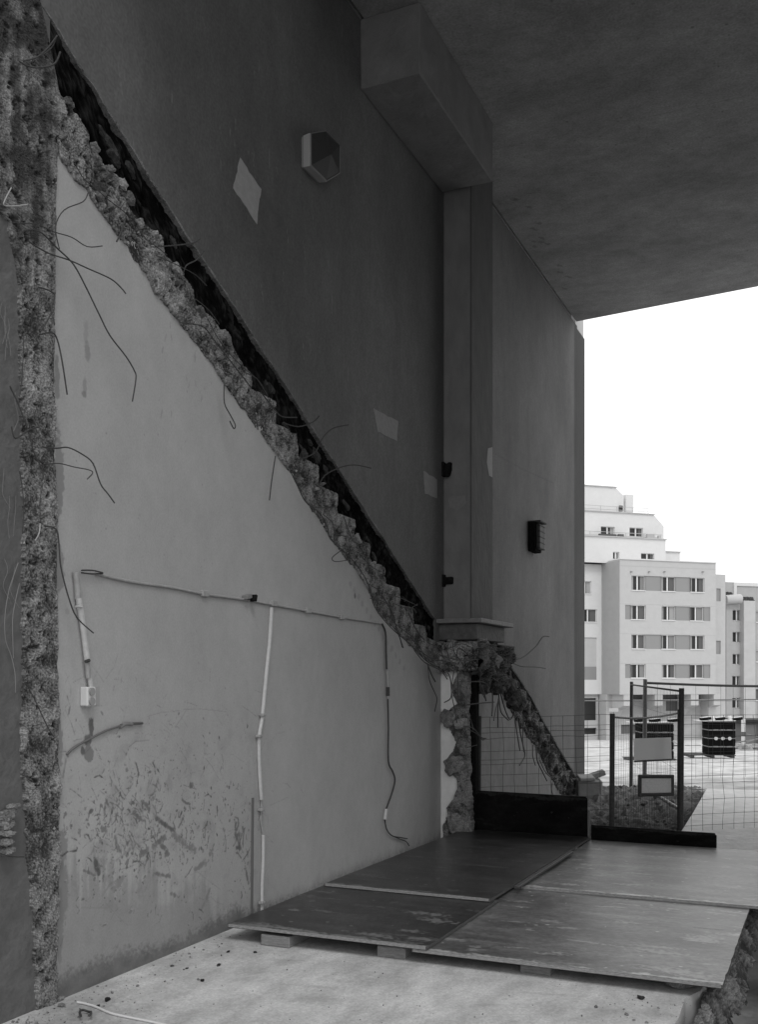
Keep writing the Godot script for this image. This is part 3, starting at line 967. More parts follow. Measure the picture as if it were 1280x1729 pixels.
	for i in 50:
		var a := lerpf(10.35, EDGE2[-1].x - 0.01, i / 49.0)
		var y := line_y(EDGE2, a)
		up.append(Vector2(a, y + 0.03))
		lo.append(Vector2(a, y - 0.01 + 0.02 * noise.get_noise_2d(a * 3, 15)))
	obj("skirting_edge", torn(up, lo, Vector2(1, 0), 260, 6, WT, {"base": 0.006, "relief": 0.004, "grain": 0.003, "least": 0.002, "dark": 0.10, "light": 0.24, "rag_up": 0.006, "rag_low": 0.02, "seed": 12.0}), M.torn, f2)
	rock_lo = 0.02; rock_hi = 0.36
	for k in 13:                                     # lumps left where the steps were torn off
		var a := 10.9 + k * 0.34
		var y := line_y(EDGE2, a) - 0.33 + rng.randf_range(-0.04, 0.04)
		var st := S()
		rock(st, WT * Vector3(a + rng.randf_range(-0.08, 0.08), y - 0.04, 0.05), Vector3(0.10 + rng.randf() * 0.05, 0.10 + rng.randf() * 0.12, 0.06 + rng.randf() * 0.08), 9, 0.4, k * 2.3)
		obj("torn_lump", st, M.torn, f2)
	rock_lo = 0.16; rock_hi = 0.42
	for q in REBARS2: rebar(q, f2)

	# ---------------- landing
	var ld := thing("broken_landing", "torn landing slab under the plinth with bent rebar", "stair remains")
	var tl := Transform3D(Basis(Vector3(1, 0, 0), Vector3.UP, Vector3(0, 0, 1)), Vector3(0, 0, -9.32))
	obj("torn_slab", torn([Vector2(-3.6, 1.99), Vector2(-3.1, 1.99)], [Vector2(-3.6, 1.66), Vector2(-3.4, 1.70), Vector2(-3.1, 1.70)], Vector2(1, 0), 60, 40, tl, {"base": 0.03, "relief": 0.06, "grain": 0.010, "dark": 0.02, "light": 0.60, "rag_low": 0.06, "seed": 41.0}), M.torn, ld)
	var pl := Transform3D(Basis(Vector3(0, 0, -1), Vector3.UP, Vector3(1, 0, 0)), Vector3(-3.12, 0, 0))
	obj("torn_slab", torn([Vector2(9.30, 1.98), Vector2(10.5, 1.98)], [Vector2(9.30, 1.70), Vector2(9.8, 1.55), Vector2(10.1, 1.50), Vector2(10.5, 1.62)], Vector2(1, 0), 130, 50, pl, {"base": 0.0, "relief": 0.12, "grain": 0.02, "least": -0.2, "dark": -0.06, "light": 0.26, "rag_low": 0.08, "seed": 47.0}), M.torn, ld)
	var st := S()
	rock(st, Vector3(-3.34, 1.84, -9.95), Vector3(0.42, 0.3, 1.15), 16, 0.25, 4.0, 0.3)
	obj("slab_core", st, M.torn, ld)
	for k in 3:
		st = S()
		rock(st, Vector3(-3.42 + 0.05 * k, 1.78 + rng.randf_range(-0.06, 0.1), -9.32 - 0.02 * k), Vector3(0.13, 0.11, 0.12), 8, 0.4, 60.0 + k * 3)
		obj("torn_lump", st, M.torn, ld)
	for k in 9:
		st = S()
		rock_lo = 0.03; rock_hi = 0.18
		rock(st, Vector3(-3.14 + rng.randf_range(-0.08, 0.02), 1.60 + rng.randf_range(-0.10, 0.1) - 0.02 * k, -9.75 - 0.15 * k), Vector3(0.12, 0.16, 0.16), 9, 0.4, 80.0 + k * 3)
		obj("torn_lump", st, M.torn, ld)
		rock_lo = 0.16; rock_hi = 0.42
	for q in REBARS3: rebar(q, ld)

func flight_low() -> Array:
	var L := []
	for q in [[92, 250], [98, 266], [122, 303], [147, 328], [162, 356], [200, 403], [244, 466], [259, 499], [281, 521], [325, 577], [356, 617], [378, 652], [429, 719], [464, 768], [492, 803], [516, 848], [547, 893], [568, 927], [599, 962], [617, 990], [637, 1035], [700, 1100], [746, 1132]]: L.append(A2(q[0], q[1]))
	return L

func line_y(poly: Array, a: float) -> float:
	for i in poly.size() - 1:
		if a <= poly[i + 1].x or i == poly.size() - 2:
			return lerpf(poly[i].y, poly[i + 1].y, (a - poly[i].x) / (poly[i + 1].x - poly[i].x))
	return 0.0

# bent bars sticking out of the torn concrete: [half thickness in mm, how far the root and the tip stand off the wall, points along it]
var REBARS1 := [
	[3, 0.06, 0.14, [[232, 384], [246, 402], [262, 418], [280, 431]]], [3, 0.06, 0.1, [[330, 505], [352, 522], [371, 548]]], [3, 0.06, 0.12, [[410, 628], [432, 640], [452, 668]]], [4, 0.06, 0.12, [[440, 662], [462, 690], [476, 702], [502, 706]]], [3, 0.06, 0.12, [[545, 868], [560, 882], [566, 900], [585, 905]]], [3, 0.06, 0.12, [[606, 935], [628, 958], [650, 968]]], [3, 0.06, 0.12, [[668, 1020], [690, 1028], [706, 1020]]],
	[4, 0.05, 0.12, [[258, 417], [300, 415], [325, 409], [340, 401]]], [4, 0.03, 0.1, [[308, 466], [314, 450], [330, 440], [343, 423]]],
	[3, 0.04, 0.05, [[265, 432], [300, 448], [330, 465], [348, 481]]], [5, 0.05, 0.1, [[211, 368], [206, 390], [194, 409]]],
	[3, 0.03, 0.09, [[148, 326], [138, 340], [110, 355], [95, 385], [98, 422]]], [3, 0.05, 0.07, [[128, 280], [140, 300], [165, 320], [185, 340], [208, 358], [212, 366]]],
	[4, 0.03, 0.06, [[304, 545], [325, 548], [346, 552], [365, 580], [400, 625], [425, 655]]], [3, 0.04, 0.06, [[350, 538], [372, 575], [402, 612], [432, 640]]],
	[4, 0.05, 0.12, [[378, 650], [380, 680], [390, 700], [397, 717], [393, 724], [388, 711]]], [4, 0.04, 0.20, [[500, 777], [530, 764], [545, 737], [562, 722], [588, 717]]],
	[4, 0.04, 0.2, [[538, 820], [550, 801], [575, 788], [600, 785], [627, 790]]], [4, 0.04, 0.12, [[478, 714], [505, 721], [530, 712], [538, 703]]],
	[4, 0.05, 0.08, [[465, 770], [458, 810], [456, 846]]], [3, 0.05, 0.08, [[512, 840], [524, 854], [545, 857], [568, 857]]],
	[4, 0.06, 0.09, [[490, 795], [503, 820], [518, 848], [540, 866], [552, 890], [558, 910], [590, 938], [610, 965], [625, 990], [632, 1025], [660, 1058], [690, 1085], [720, 1116], [745, 1130], [757, 1142]]],
	[3, 0.05, 0.08, [[575, 930], [562, 942], [568, 949], [592, 945]]], [3, 0.05, 0.08, [[580, 872], [590, 900], [598, 915], [620, 920]]],
	[3, 0.05, 0.09, [[620, 985], [650, 1000], [680, 1010], [704, 1022]]], [4, 0.05, 0.1, [[645, 1005], [660, 1030], [668, 1055], [682, 1095]]],
	[4, 0.05, 0.1, [[690, 1035], [702, 1062], [715, 1080]]], [4, 0.06, 0.12, [[722, 1120], [728, 1137], [735, 1152]]],
	[3, 0.06, 0.13, [[723, 1122], [725, 1148], [736, 1172], [738, 1182], [734, 1201]]], [3, 0.06, 0.1, [[625, 1010], [655, 1020], [665, 1050], [700, 1080], [722, 1116]]],
	[3, 0.06, 0.1, [[672, 1064], [676, 1082], [680, 1094]]], [3, 0.05, 0.1, [[694, 1076], [706, 1090], [716, 1112], [736, 1128]]]]
var REBARS2 := [
	[4, 0.15, 0.22, [[855, 1112], [880, 1112], [905, 1092], [918, 1075], [928, 1075]]], [3, 0.15, 0.22, [[860, 1116], [880, 1125], [905, 1127], [922, 1129]]],
	[4, 0.2, 0.3, [[843, 1160], [852, 1195], [862, 1214], [868, 1200], [866, 1182], [859, 1175]]], [4, 0.2, 0.3, [[842, 1168], [846, 1200], [852, 1210], [860, 1216]]],
	[4, 0.2, 0.3, [[870, 1215], [873, 1240], [879, 1268]]], [4, 0.2, 0.3, [[876, 1212], [880, 1240], [886, 1272], [884, 1282], [878, 1292]]], [3, 0.2, 0.3, [[884, 1216], [883, 1250], [885, 1270]]],
	[3, 0.15, 0.25, [[900, 1258], [900, 1276], [905, 1292]]], [4, 0.15, 0.25, [[906, 1262], [908, 1284], [915, 1300], [924, 1319]]], [3, 0.15, 0.25, [[912, 1284], [922, 1304], [935, 1312], [950, 1300]]],
	[3, 0.12, 0.2, [[933, 1322], [932, 1332], [934, 1344]]]]
var REBARS3 := [
	[3, 0.42, 0.5, [[722, 1085], [742, 1095], [752, 1112], [770, 1108]]], [3, 0.42, 0.5, [[756, 1096], [780, 1088], [802, 1094], [826, 1090]]], [4, 0.42, 0.52, [[700, 1098], [716, 1118], [745, 1132], [756, 1146]]], [3, 0.4, 0.5, [[800, 1120], [812, 1136], [810, 1158], [818, 1178]]], [3, 0.4, 0.5, [[822, 1116], [828, 1140], [846, 1156], [850, 1176]]], [3, 0.42, 0.5, [[764, 1084], [768, 1102], [782, 1122], [786, 1140]]],
	[4, 0.38, 0.46, [[752, 1130], [759, 1142], [763, 1158], [762, 1178], [750, 1187]]], [3, 0.4, 0.46, [[769, 1122], [766, 1145], [763, 1170], [768, 1200], [771, 1220]]],
	[3, 0.36, 0.45, [[772, 1128], [774, 1150], [774, 1186]]], [4, 0.40, 0.45, [[742, 1105], [757, 1110], [785, 1114], [820, 1112], [838, 1106]]], [4, 0.4, 0.46, [[706, 1096], [730, 1112], [748, 1116], [770, 1120]]],
	[4, 0.40, 0.5, [[791, 1151], [812, 1151], [822, 1154], [828, 1160]]], [4, 0.40, 0.5, [[790, 1190], [810, 1188], [835, 1186]]], [4, 0.35, 0.5, [[832, 1168], [832, 1190], [832, 1208]]],
	[4, 0.35, 0.5, [[842, 1180], [841, 1200], [840, 1227]]], [3, 0.35, 0.5, [[843, 1178], [837, 1200], [834, 1216]]], [5, 0.35, 0.45, [[808, 1148], [816, 1166], [822, 1184]]],
	[3, 0.35, 0.5, [[791, 1203], [797, 1220], [800, 1232]]], [4, 0.38, 0.5, [[783, 1226], [800, 1230], [812, 1244], [821, 1247], [816, 1250]]], [3, 0.38, 0.5, [[790, 1231], [805, 1240], [816, 1250]]],
	[3, 0.38, 0.45, [[789, 1262], [798, 1260], [806, 1259]]], [3, 0.4, 0.45, [[748, 1080], [756, 1100], [760, 1120]]], [4, 0.36, 0.42, [[772, 1108], [774, 1095], [785, 1100], [800, 1118]]], [3, 0.36, 0.42, [[832, 1112], [836, 1128], [836, 1150]]]]
var REBARS4 := [
	[3, 0.04, 0.14, [[20, 376], [40, 376], [62, 380], [90, 390], [120, 402], [148, 415], [172, 418]]], [4, 0.05, 0.12, [[30, 402], [36, 392], [50, 388], [70, 394], [98, 420], [122, 446], [142, 480], [165, 530], [184, 567], [212, 602], [228, 625], [230, 640], [221, 678]]],
	[4, 0.04, 0.14, [[48, 408], [80, 425], [115, 437], [150, 455], [185, 470], [205, 485], [212, 496]]], [4, 0.05, 0.15, [[38, 103], [62, 98], [82, 82], [96, 60]]],
	[5, 0.05, 0.15, [[32, 104], [52, 113], [74, 114], [92, 104], [102, 90]]], [3, 0.05, 0.12, [[68, 95], [86, 82], [93, 68]]], [4, 0.04, 0.08, [[64, 485], [82, 490], [92, 498], [89, 515], [84, 533], [68, 562]]],
	[4, 0.04, 0.07, [[66, 565], [85, 562], [97, 574], [103, 610], [114, 668]]], [4, 0.05, 0.08, [[16, 652], [32, 684], [45, 728], [58, 765], [70, 795], [72, 810]]],
	[4, 0.05, 0.09, [[19, 720], [27, 741], [46, 724], [66, 721]]], [4, 0.04, 0.16, [[72, 755], [95, 756], [114, 758], [135, 768], [157, 783], [170, 815], [182, 834], [194, 850]]],
	[3, 0.04, 0.16, [[72, 784], [100, 783], [125, 787], [148, 793], [154, 800], [147, 810]]], [4, 0.04, 0.09, [[74, 888], [96, 894], [99, 920], [104, 958], [116, 1008], [130, 1042], [156, 1069]]],
	[3, 0.05, 0.07, [[42, 1152], [58, 1180], [70, 1205], [80, 1228], [90, 1242]]], [3, 0.04, 0.06, [[32, 795], [36, 820], [38, 860], [36, 900]]], [3, 0.05, 0.07, [[36, 565], [40, 575], [36, 640], [32, 670]]],
	[2, 0.05, 0.08, [[66, 505], [62, 540]]], [2, 0.05, 0.06, [[72, 815], [66, 850], [66, 880]]], [3, 0.05, 0.06, [[0, 1441], [20, 1446], [38, 1447]]]]

func rebar(q, parent, m = null, called = "rebar"):
	var pts := []
	var n: int = q[3].size()
	for i in n:
		pts.append(W(q[3][i][0], q[3][i][1], lerpf(q[1] + 0.015, q[2], i / float(n - 1))))
	var st := S()
	for i in range(1, n): pts[i] += Vector3(rng.randf_range(-1, 1), rng.randf_range(-1, 1), rng.randf_range(-1, 1)) * 0.006
	tube(st, smooth_path(pts, 4), q[0] * 0.001 * maxf(0.95, 0.95 * fwd((pts[0] as Vector3).x, (pts[0] as Vector3).z) / 6.2), 6)
	obj(called, st, m if m else M.rebar, parent)

func make_column():
	var c := thing("torn_wall_pier", "rough torn concrete strip where a cross wall was broken off, at the left", "wall remains")
	var L := []
	var R := []
	for q in [[-30, -30], [-30, 330], [8, 372], [26, 480], [31, 700], [35, 900], [34, 1100], [32, 1300], [42, 1450], [52, 1560], [58, 1705]]: L.append(A2(q[0], q[1]))
	for q in [[58, -30], [86, 100], [104, 190], [94, 270], [90, 400], [88, 640], [92, 880], [94, 1100], [97, 1350], [95, 1500], [90, 1705]]: R.append(A2(q[0], q[1]))
	obj("torn_face", torn(R, L, Vector2(0, -1), 760, 52, WT, {"base": 0.022, "relief": 0.026, "grain": 0.004, "dark": 0.06, "light": 0.50, "rag_up": 0.006, "rag_low": 0.03, "smooth_top": 1.0, "seed": 55.0}), M.torn, c)
	for k in 6:                                      # loose lumps at the side, low down
		var st := S()
		rock(st, W(2 + rng.randf_range(0, 26), 1362 + k * 15, 0.05), Vector3(0.1, 0.06, 0.09) * rng.randf_range(0.5, 1.1), 7, 0.35, 100.0 + k)
		obj("torn_lump", st, M.torn, c)
	for q in REBARS4: rebar(q, c)
	rebar([3, 0.06, 0.1, [[46, 345], [24, 349], [6, 347], [8, 334], [20, 316]]], c, M.pale_wire)
	rebar([3, 0.06, 0.08, [[67, 884], [64, 898], [61, 914]]], c, M.pale_wire)
	rebar([2, 0.02, 0.03, [[30, 950], [22, 975], [14, 1000], [7, 1040], [10, 1080], [20, 1110], [23, 1140], [25, 1170]]], c, M.root, "root")
	rebar([2, 0.02, 0.03, [[32, 985], [24, 1015], [20, 1050], [22, 1110]]], c, M.root, "root")
	for k in 10:
		var x := rng.randf_range(2, 26)
		var y := rng.randf_range(480, 960)
		rebar([1, 0.01, 0.02, [[x, y], [x + rng.randf_range(-5, 6), y + 20], [x + rng.randf_range(-6, 10), y + 44], [x + rng.randf_range(-6, 12), y + 70]]], c, M.root, "root")

func make_stub():
	var s := thing("broken_wall_stub", "broken cross wall stub with white plaster rim and crumbling lumps, below the plinth", "wall remains")
	var t := Transform3D(Basis(), Vector3(0, 0, -9.40))
	var st := S()
	var pp := [Vector2(XW, -0.1)]
	for q in [[778, 1425], [780, 1330], [784, 1250], [780, 1190], [786, 1120]]:
		var v := ZP(q[0], q[1], -9.40)
		pp.append(Vector2(v.x, v.y))
	pp.append(Vector2(XW, 1.78))
	prism(st, pp, t, 0.0, -0.2)
	obj("plaster_rim", st, mottled(0.62, 0.74, 1.0, 0.015, 91, 0.85, 0.3), s)
	var L := []
	var R := []
	for q in [[783, 1126], [772, 1140], [762, 1158], [764, 1172], [772, 1188], [760, 1196], [752, 1212], [760, 1232], [769, 1253], [766, 1268], [752, 1284], [756, 1302], [771, 1314], [773, 1330], [765, 1350], [753, 1364], [757, 1376], [748, 1394], [747, 1425]]:
		var v := ZP(q[0], q[1], -9.39)
		L.append(Vector2(v.x, v.y))
	for q in [[792, 1126], [792, 1160], [790, 1200], [792, 1250], [792, 1280], [795, 1298], [791, 1312], [795, 1340], [797, 1380], [797, 1425]]:
		var v := ZP(q[0], q[1], -9.39)
		R.append(Vector2(v.x, v.y))
	obj("torn_face", torn(R, L, Vector2(0, -1), 240, 40, t, {"base": 0.03, "relief": 0.035, "grain": 0.007, "dark": 0.12, "light": 0.42, "rag_up": 0.02, "rag_low": 0.02, "seed": 71.0}), M.torn, s)
	for q in [[757, 1212, 0.14, 0.16, 0], [766, 1292, 0.2, 0.17, 0], [779, 1222, 0.13, 0.1, 1], [784, 1262, 0.1, 0.16, 0], [783, 1160, 0.1, 0.2, 0], [776, 1395, 0.2, 0.28, 0]]:
		st = S()
		if q[4] == 1: rock_lo = 0.4; rock_hi = 0.55
		rock(st, ZP(q[0], q[1], -9.37), Vector3(q[2], q[3], 0.075), 14, 0.3, q[0] * 0.7, 0.5, Basis(Vector3(0, 0, 1), 0.4))
		rock_lo = 0.16; rock_hi = 0.42
		obj("torn_lump", st, M.torn, s)
	st = S()
	box(st, ZP(797.5, 1240, -9.62) + Vector3(0.02, 0, 0), Vector3(0.075, 1.75, 0.1), Basis(), 0.004)
	tag(obj("door_jamb", st, M.black), "black upright steel jamb beside the broken wall stub", "jamb")

# ------------------------------------------------------------------ lamps, conduits, brackets
func ring(st, t: Transform3D, poly: Array, z0: float, s0: float, z1: float, s1: float, c := Vector2.ZERO):
	var n := poly.size()
	for i in n:
		var a: Vector2 = poly[i]
		var b: Vector2 = poly[(i + 1) % n]
		quad(st, t * v3(c + (a - c) * s0, z0), t * v3(c + (b - c) * s0, z0), t * v3(c + (b - c) * s1, z1), t * v3(c + (a - c) * s1, z1))

func v3(p: Vector2, z: float) -> Vector3:
	return Vector3(p.x, p.y, z)

func make_fittings():
	# hexagonal lamp
	var hp := W(550, 263, 0.08) - Vector3(0.08, 0, 0)
	var lt := Transform3D(WT.basis, hp)
	var h := thing("hexagonal_wall_lamp", "hexagonal bulkhead lamp with pale rim and dark glass high on the wall", "wall lamp", hp, "", WT.basis)
	var hx := []
	for q in [[-0.26, 0.05], [-0.26, -0.20], [0.01, -0.20], [0.255, -0.02], [0.26, 0.21], [0.0, 0.20]]: hx.append(Vector2(q[0], q[1]) * 0.96)
	var st := S()
	prism(st, hx.map(func(p): return p * 0.93), Transform3D(), 0.03, -0.01)
	obj("back_plate", st, plain(0.2, 0.6), h)
	st = S()
	ring(st, Transform3D(), hx, 0.02, 0.97, 0.08, 1.0)
	obj("rim", st, plain(0.30, 0.6), h)
	st = S()
	ring(st, Transform3D(), hx, 0.08, 1.0, 0.086, 0.955)
	ring(st, Transform3D(), hx, 0.086, 0.955, 0.07, 0.94)
	ring(st, Transform3D(), hx, 0.02, 0.90, 0.02, 0.97)
	obj("rim_front", st, plain(0.13, 0.6), h)
	st = S()
	var apex := Vector3(0.0, 0.0, 0.125)
	for i in 6:
		var a: Vector2 = hx[i] * 0.945
		var b: Vector2 = hx[(i + 1) % 6] * 0.945
		tri(st, v3(a, 0.08), v3(b, 0.08), apex)
	var gm := plain(0.035, 0.45)
	gm.metallic_specular = 0.3
	obj("glass", st, gm, h)
	# louvred bulkhead lamp
	var lp := W(897, 908)
	var lb := thing("louvred_wall_lamp", "dark rectangular louvred lamp on the far part of the wall", "wall lamp", lp, "", WT.basis)
	st = S()
	box(st, Vector3(0, 0, 0.05), Vector3(0.30, 0.38, 0.1), Basis(), 0.01)
	obj("housing", st, M.black, lb)
	st = S()
	box(st, Vector3(0, 0, 0.125), Vector3(0.24, 0.32, 0.05), Basis(), 0.012)
	obj("glass", st, plain(0.05, 0.7), lb)
	for k in 5:
		st = S()
		box(st, Vector3(0, -0.15 + k * 0.072, 0.138), Vector3(0.25, 0.014, 0.03), Basis(Vector3(1, 0, 0), 0.15), 0.003)
		obj("louvre", st, plain(0.03, 0.9), lb)
	st = S()
	box(st, Vector3(0.0, 0.19, 0.085), Vector3(0.30, 0.02, 0.17), Basis(), 0.004)
	obj("hood", st, plain(0.05, 0.9), lb)
	# two dark brackets in the pilaster corner
	for q in [[748, 793, 0.07, 0.12, "small dark bent bracket high in the corner beside the pilaster"], [750, 981, 0.11, 0.10, "small dark square bracket low in the corner beside the pilaster"]]:
		var bp := W(q[0], q[1], 0.0)
		var b := thing("pipe_bracket", q[4], "bracket", bp, "pipe brackets by the pilaster", WT.basis)
		st = S()
		box(st, Vector3(0, 0, 0.012), Vector3(q[2] * 1.2, q[3] * 1.2, 0.024), Basis(), 0.004)
		obj("plate", st, M.black, b)
		st = S()
		if q[3] > 0.11: rock(st, Vector3(0.01, -0.01, 0.05), Vector3(0.08, 0.13, 0.08), 6, 0.4, 2.0)
		else: box(st, Vector3(0.01, 0.0, 0.06), Vector3(0.12, 0.07, 0.09), Basis(), 0.008)
		obj("stump", st, M.black, b)

	# conduit on the left, thick white pipe down to a double box
	var c1 := thing("conduit", "thick white conduit pipe hanging above the double socket box", "conduit")
	pipe([[127, 966], [130, 990], [131, 1012]], 0.017, 0.025, c1, M.pvc_grey)
	pipe([[132, 1010], [140, 1062], [147, 1118]], 0.016, 0.03, c1, M.pvc)
	pipe([[146, 1118], [149, 1145]], 0.014, 0.03, c1, M.pvc_grey)
	pipe([[150, 1140], [153, 1160]], 0.012, 0.03, c1, M.pvc)
	pipe([[128, 1024], [138, 1025]], 0.006, 0.045, c1, M.pvc, "clip")
	pipe([[144, 1117], [150, 1115]], 0.009, 0.045, c1, M.steel, "clip")
	var bx := W(148, 1176, 0.03)
	var so := thing("socket_box", "white double socket box with two round caps below the thick conduit", "socket box", bx, "", WT.basis)
	st = S()
	box(st, Vector3(0, 0, 0), Vector3(0.07, 0.10, 0.05), Basis(), 0.006)
	obj("box", st, plain(0.62, 0.5), so)
	for k in 2:
		st = S()
		var cy := 0.025 - 0.05 * k
		tube(st, [Vector3(-0.005, cy, 0.02), Vector3(-0.005, cy, 0.035)], 0.021, 14)
		obj("socket", st, plain(0.3, 0.5), so)
	st = S()
	box(st, Vector3(0.085, 0.0, -0.027), Vector3(0.07, 0.1, 0.008))
	obj("scar", st, plain(0.36, 0.9), so)
	# cable casing running along the wall
	var cc := thing("cable_casing", "slim plaster coloured cable casing running level along the lower wall", "cable casing")
	var cm := mottled(0.28, 0.4, 0.6, 0.02, 101, 0.85, 0.5)
	pipe([[160, 968], [220, 982], [290, 992], [345, 1003], [410, 1012], [455, 1020]], 0.009, 0.012, cc, cm, "casing")
	pipe([[455, 1020], [520, 1032], [575, 1042], [645, 1053]], 0.009, 0.012, cc, cm, "casing")
	pipe([[137, 963], [155, 963], [173, 967]], 0.004, 0.03, cc, M.rebar, "cable_end")
	pipe([[137, 967], [155, 969], [173, 968]], 0.004, 0.025, cc, M.rebar, "cable_end")
	for q in [[345, 1002], [462, 1019], [520, 1031], [577, 1042]]:
		st = S()
		box(st, W(q[0], q[1], 0.014), Vector3(0.026, 0.04, 0.07), Basis(), 0.004)
		obj("clip", st, cm, cc)
	var jb := W(421, 1008, 0.03)
	var jo := thing("torn_bracket", "small torn metal bracket stuck on the wall above the cable casing", "bracket", jb, "", WT.basis)
	st = S()
	box(st, Vector3(-0.02, 0, -0.005), Vector3(0.07, 0.028, 0.04), Basis(Vector3(0, 0, 1), 0.2), 0.004)
	obj("plate", st, plain(0.2, 0.6), jo)
	st = S()
	box(st, Vector3(0.035, -0.005, 0.01), Vector3(0.02, 0.045, 0.05), Basis(Vector3(0, 0, 1), -0.3), 0.003)
	obj("tongue", st, M.black, jo)
	# middle conduit
	var c2 := thing("conduit", "long thin jointed white conduit in the middle of the lower wall", "conduit")
	pipe([[458, 1026], [455, 1080], [449, 1140], [443, 1205]], 0.0145, 0.02, c2, M.pvc)
	pipe([[443, 1210], [440, 1226], [437, 1243]], 0.0135, 0.022, c2, M.pvc)
	pipe([[437, 1243], [437, 1280], [439, 1320], [441, 1350]], 0.0135, 0.02, c2, M.pvc)
	pipe([[441, 1350], [441, 1370], [440, 1385], [443, 1405], [444, 1412]], 0.008, 0.014, c2, M.pvc_grey)
	pipe([[444, 1410], [444, 1450], [442, 1500], [442, 1556]], 0.0125, 0.02, c2, M.pvc)
	for q in [[443, 1207], [437, 1243], [441, 1367], [442, 1524]]:
		st = S()
		box(st, W(q[0], q[1], 0.026), Vector3(0.036, 0.02, 0.045), Basis(), 0.004)
		obj("clip", st, M.pvc_grey, c2)
	st = S()
	tube(st, [W(426, 1347, 0.006), W(425, 1450, 0.006), W(424, 1552, 0.006)], 0.011, 6)
	tag(obj("bare_pipe", st, plain(0.11, 0.8)), "thin dark upright pipe against the wall left of the jointed conduit", "pipe")
	# dangling cable on the right
	var c3 := thing("dangling_cable", "thin dark cable hanging down the wall with a white connector near its end", "cable")
	pipe([[645, 1053], [651, 1068], [652, 1095], [653, 1130]], 0.008, 0.02, c3, M.rebar, "cable")
	pipe([[652, 1080], [653, 1120], [655, 1150], [655, 1180]], 0.011, 0.018, c3, M.pvc_grey, "sleeve")
	pipe([[655, 1160], [655, 1166], [655, 1175]], 0.017, 0.018, c3, M.rebar, "torn_sleeve")
	pipe([[655, 1180], [656, 1230], [656, 1285], [663, 1302], [667, 1318], [661, 1342], [652, 1366]], 0.007, 0.02, c3, M.rebar, "cable")
	pipe([[652, 1366], [650, 1384]], 0.016, 0.025, c3, M.pvc, "connector")
	pipe([[650, 1384], [653, 1400], [662, 1411], [676, 1414], [688, 1416]], 0.005, 0.02, c3, M.rebar, "cable")
	pipe([[662, 1411], [676, 1417], [686, 1421], [691, 1428]], 0.004, 0.02, c3, M.rebar, "cable")
	# strip of old fixing by the spall
	var fx := thing("bent_strip", "bent dark metal strip across the spalled patch below the socket box", "metal strip")
	pipe([[112, 1274], [125, 1262], [150, 1248], [180, 1233], [205, 1225]], 0.006, 0.012, fx, plain(0.14, 0.8), "strip")
	pipe([[203, 1225], [218, 1222], [240, 1221]], 0.007, 0.014, fx, plain(0.1, 0.8), "strip")
	pipe([[202, 1228], [212, 1222], [222, 1223]], 0.011, 0.012, fx, plain(0.2, 0.9), "mortar_blob")

func pipe(q: Array, r: float, off: float, parent, m, called = "pipe"):
	var pts := []
	for p in q: pts.append(W(p[0], p[1], off))
	var st := S()
	tube(st, smooth_path(pts, 4), r, 10)
	obj(called, st, m, parent)

# ------------------------------------------------------------------ boards on the floor
func sheet(label, x0, z0, x1, z1, y, tilt, yaw, m, group):
	var c := Vector3((x0 + x1) * 0.5, y, (z0 + z1) * 0.5)
	var b := Basis.from_euler(Vector3(tilt.x, yaw, tilt.y))
	var o := thing("plywood_sheet", label, "plywood sheet", c, group, b)
	var hx: float = absf(x1 - x0) * 0.5
	var hz: float = absf(z1 - z0) * 0.5
	var poly := []
	var k := 30
	for s in 4:
		for i in k:
			var t := 2.0 * i / k - 1.0
			var p: Vector2 = [Vector2(t * hx, hz), Vector2(hx, -t * hz), Vector2(-t * hx, -hz), Vector2(-hx, t * hz)][s]
			var n: Vector2 = [Vector2(0, 1), Vector2(1, 0), Vector2(0, -1), Vector2(-1, 0)][s]
			poly.append(p - n * (0.006 * absf(noise.get_noise_2d(p.x * 7.0 + x0, p.y * 7.0)) + 0.012 * maxf(0, noise.get_noise_2d(p.x * 19.0, p.y * 19.0 + z0) - 0.25)))
	var tf := Transform3D(Basis(Vector3(1, 0, 0), Vector3(0, 0, 1), Vector3(0, -1, 0)), Vector3.ZERO)
	var st := S()
	prism(st, poly, tf, 0.009, -0.007)
	obj("core", st, M.ply_edge, o)
	st = S()
	var inner := []
	for p in poly: inner.append(p * (1.0 - 0.008 * maxf(0, noise.get_noise_2d(p.x * 11, p.y * 11 + 3.0))))
	prism(st, poly.map(func(q): return q * 0.997), tf, 0.0105, 0.0085)
	obj("under_film", st, M.black, o)
	st = S()
	prism(st, inner, tf, -0.007, -0.0095, Vector2(-hx, hz), Vector2(0.5 / hx, 0.5 / hz))
	obj("film_face", st, m, o)
	st = S()
	var front := []
	for i in 60:
		var px := lerpf(-hx + 0.01, hx - 0.01, i / 59.0)
		front.append(Vector2(px, hz + 0.003))
	for i in range(59, -1, -1): front.append(Vector2(front[i].x, hz - 0.012 - 0.02 * maxf(0, noise.get_noise_2d(front[i].x * 6.0 + z0, 3.0))))
	prism(st, front, tf, 0.006, -0.0100)
	obj("worn_edge", st, M.worn, o)
	return o

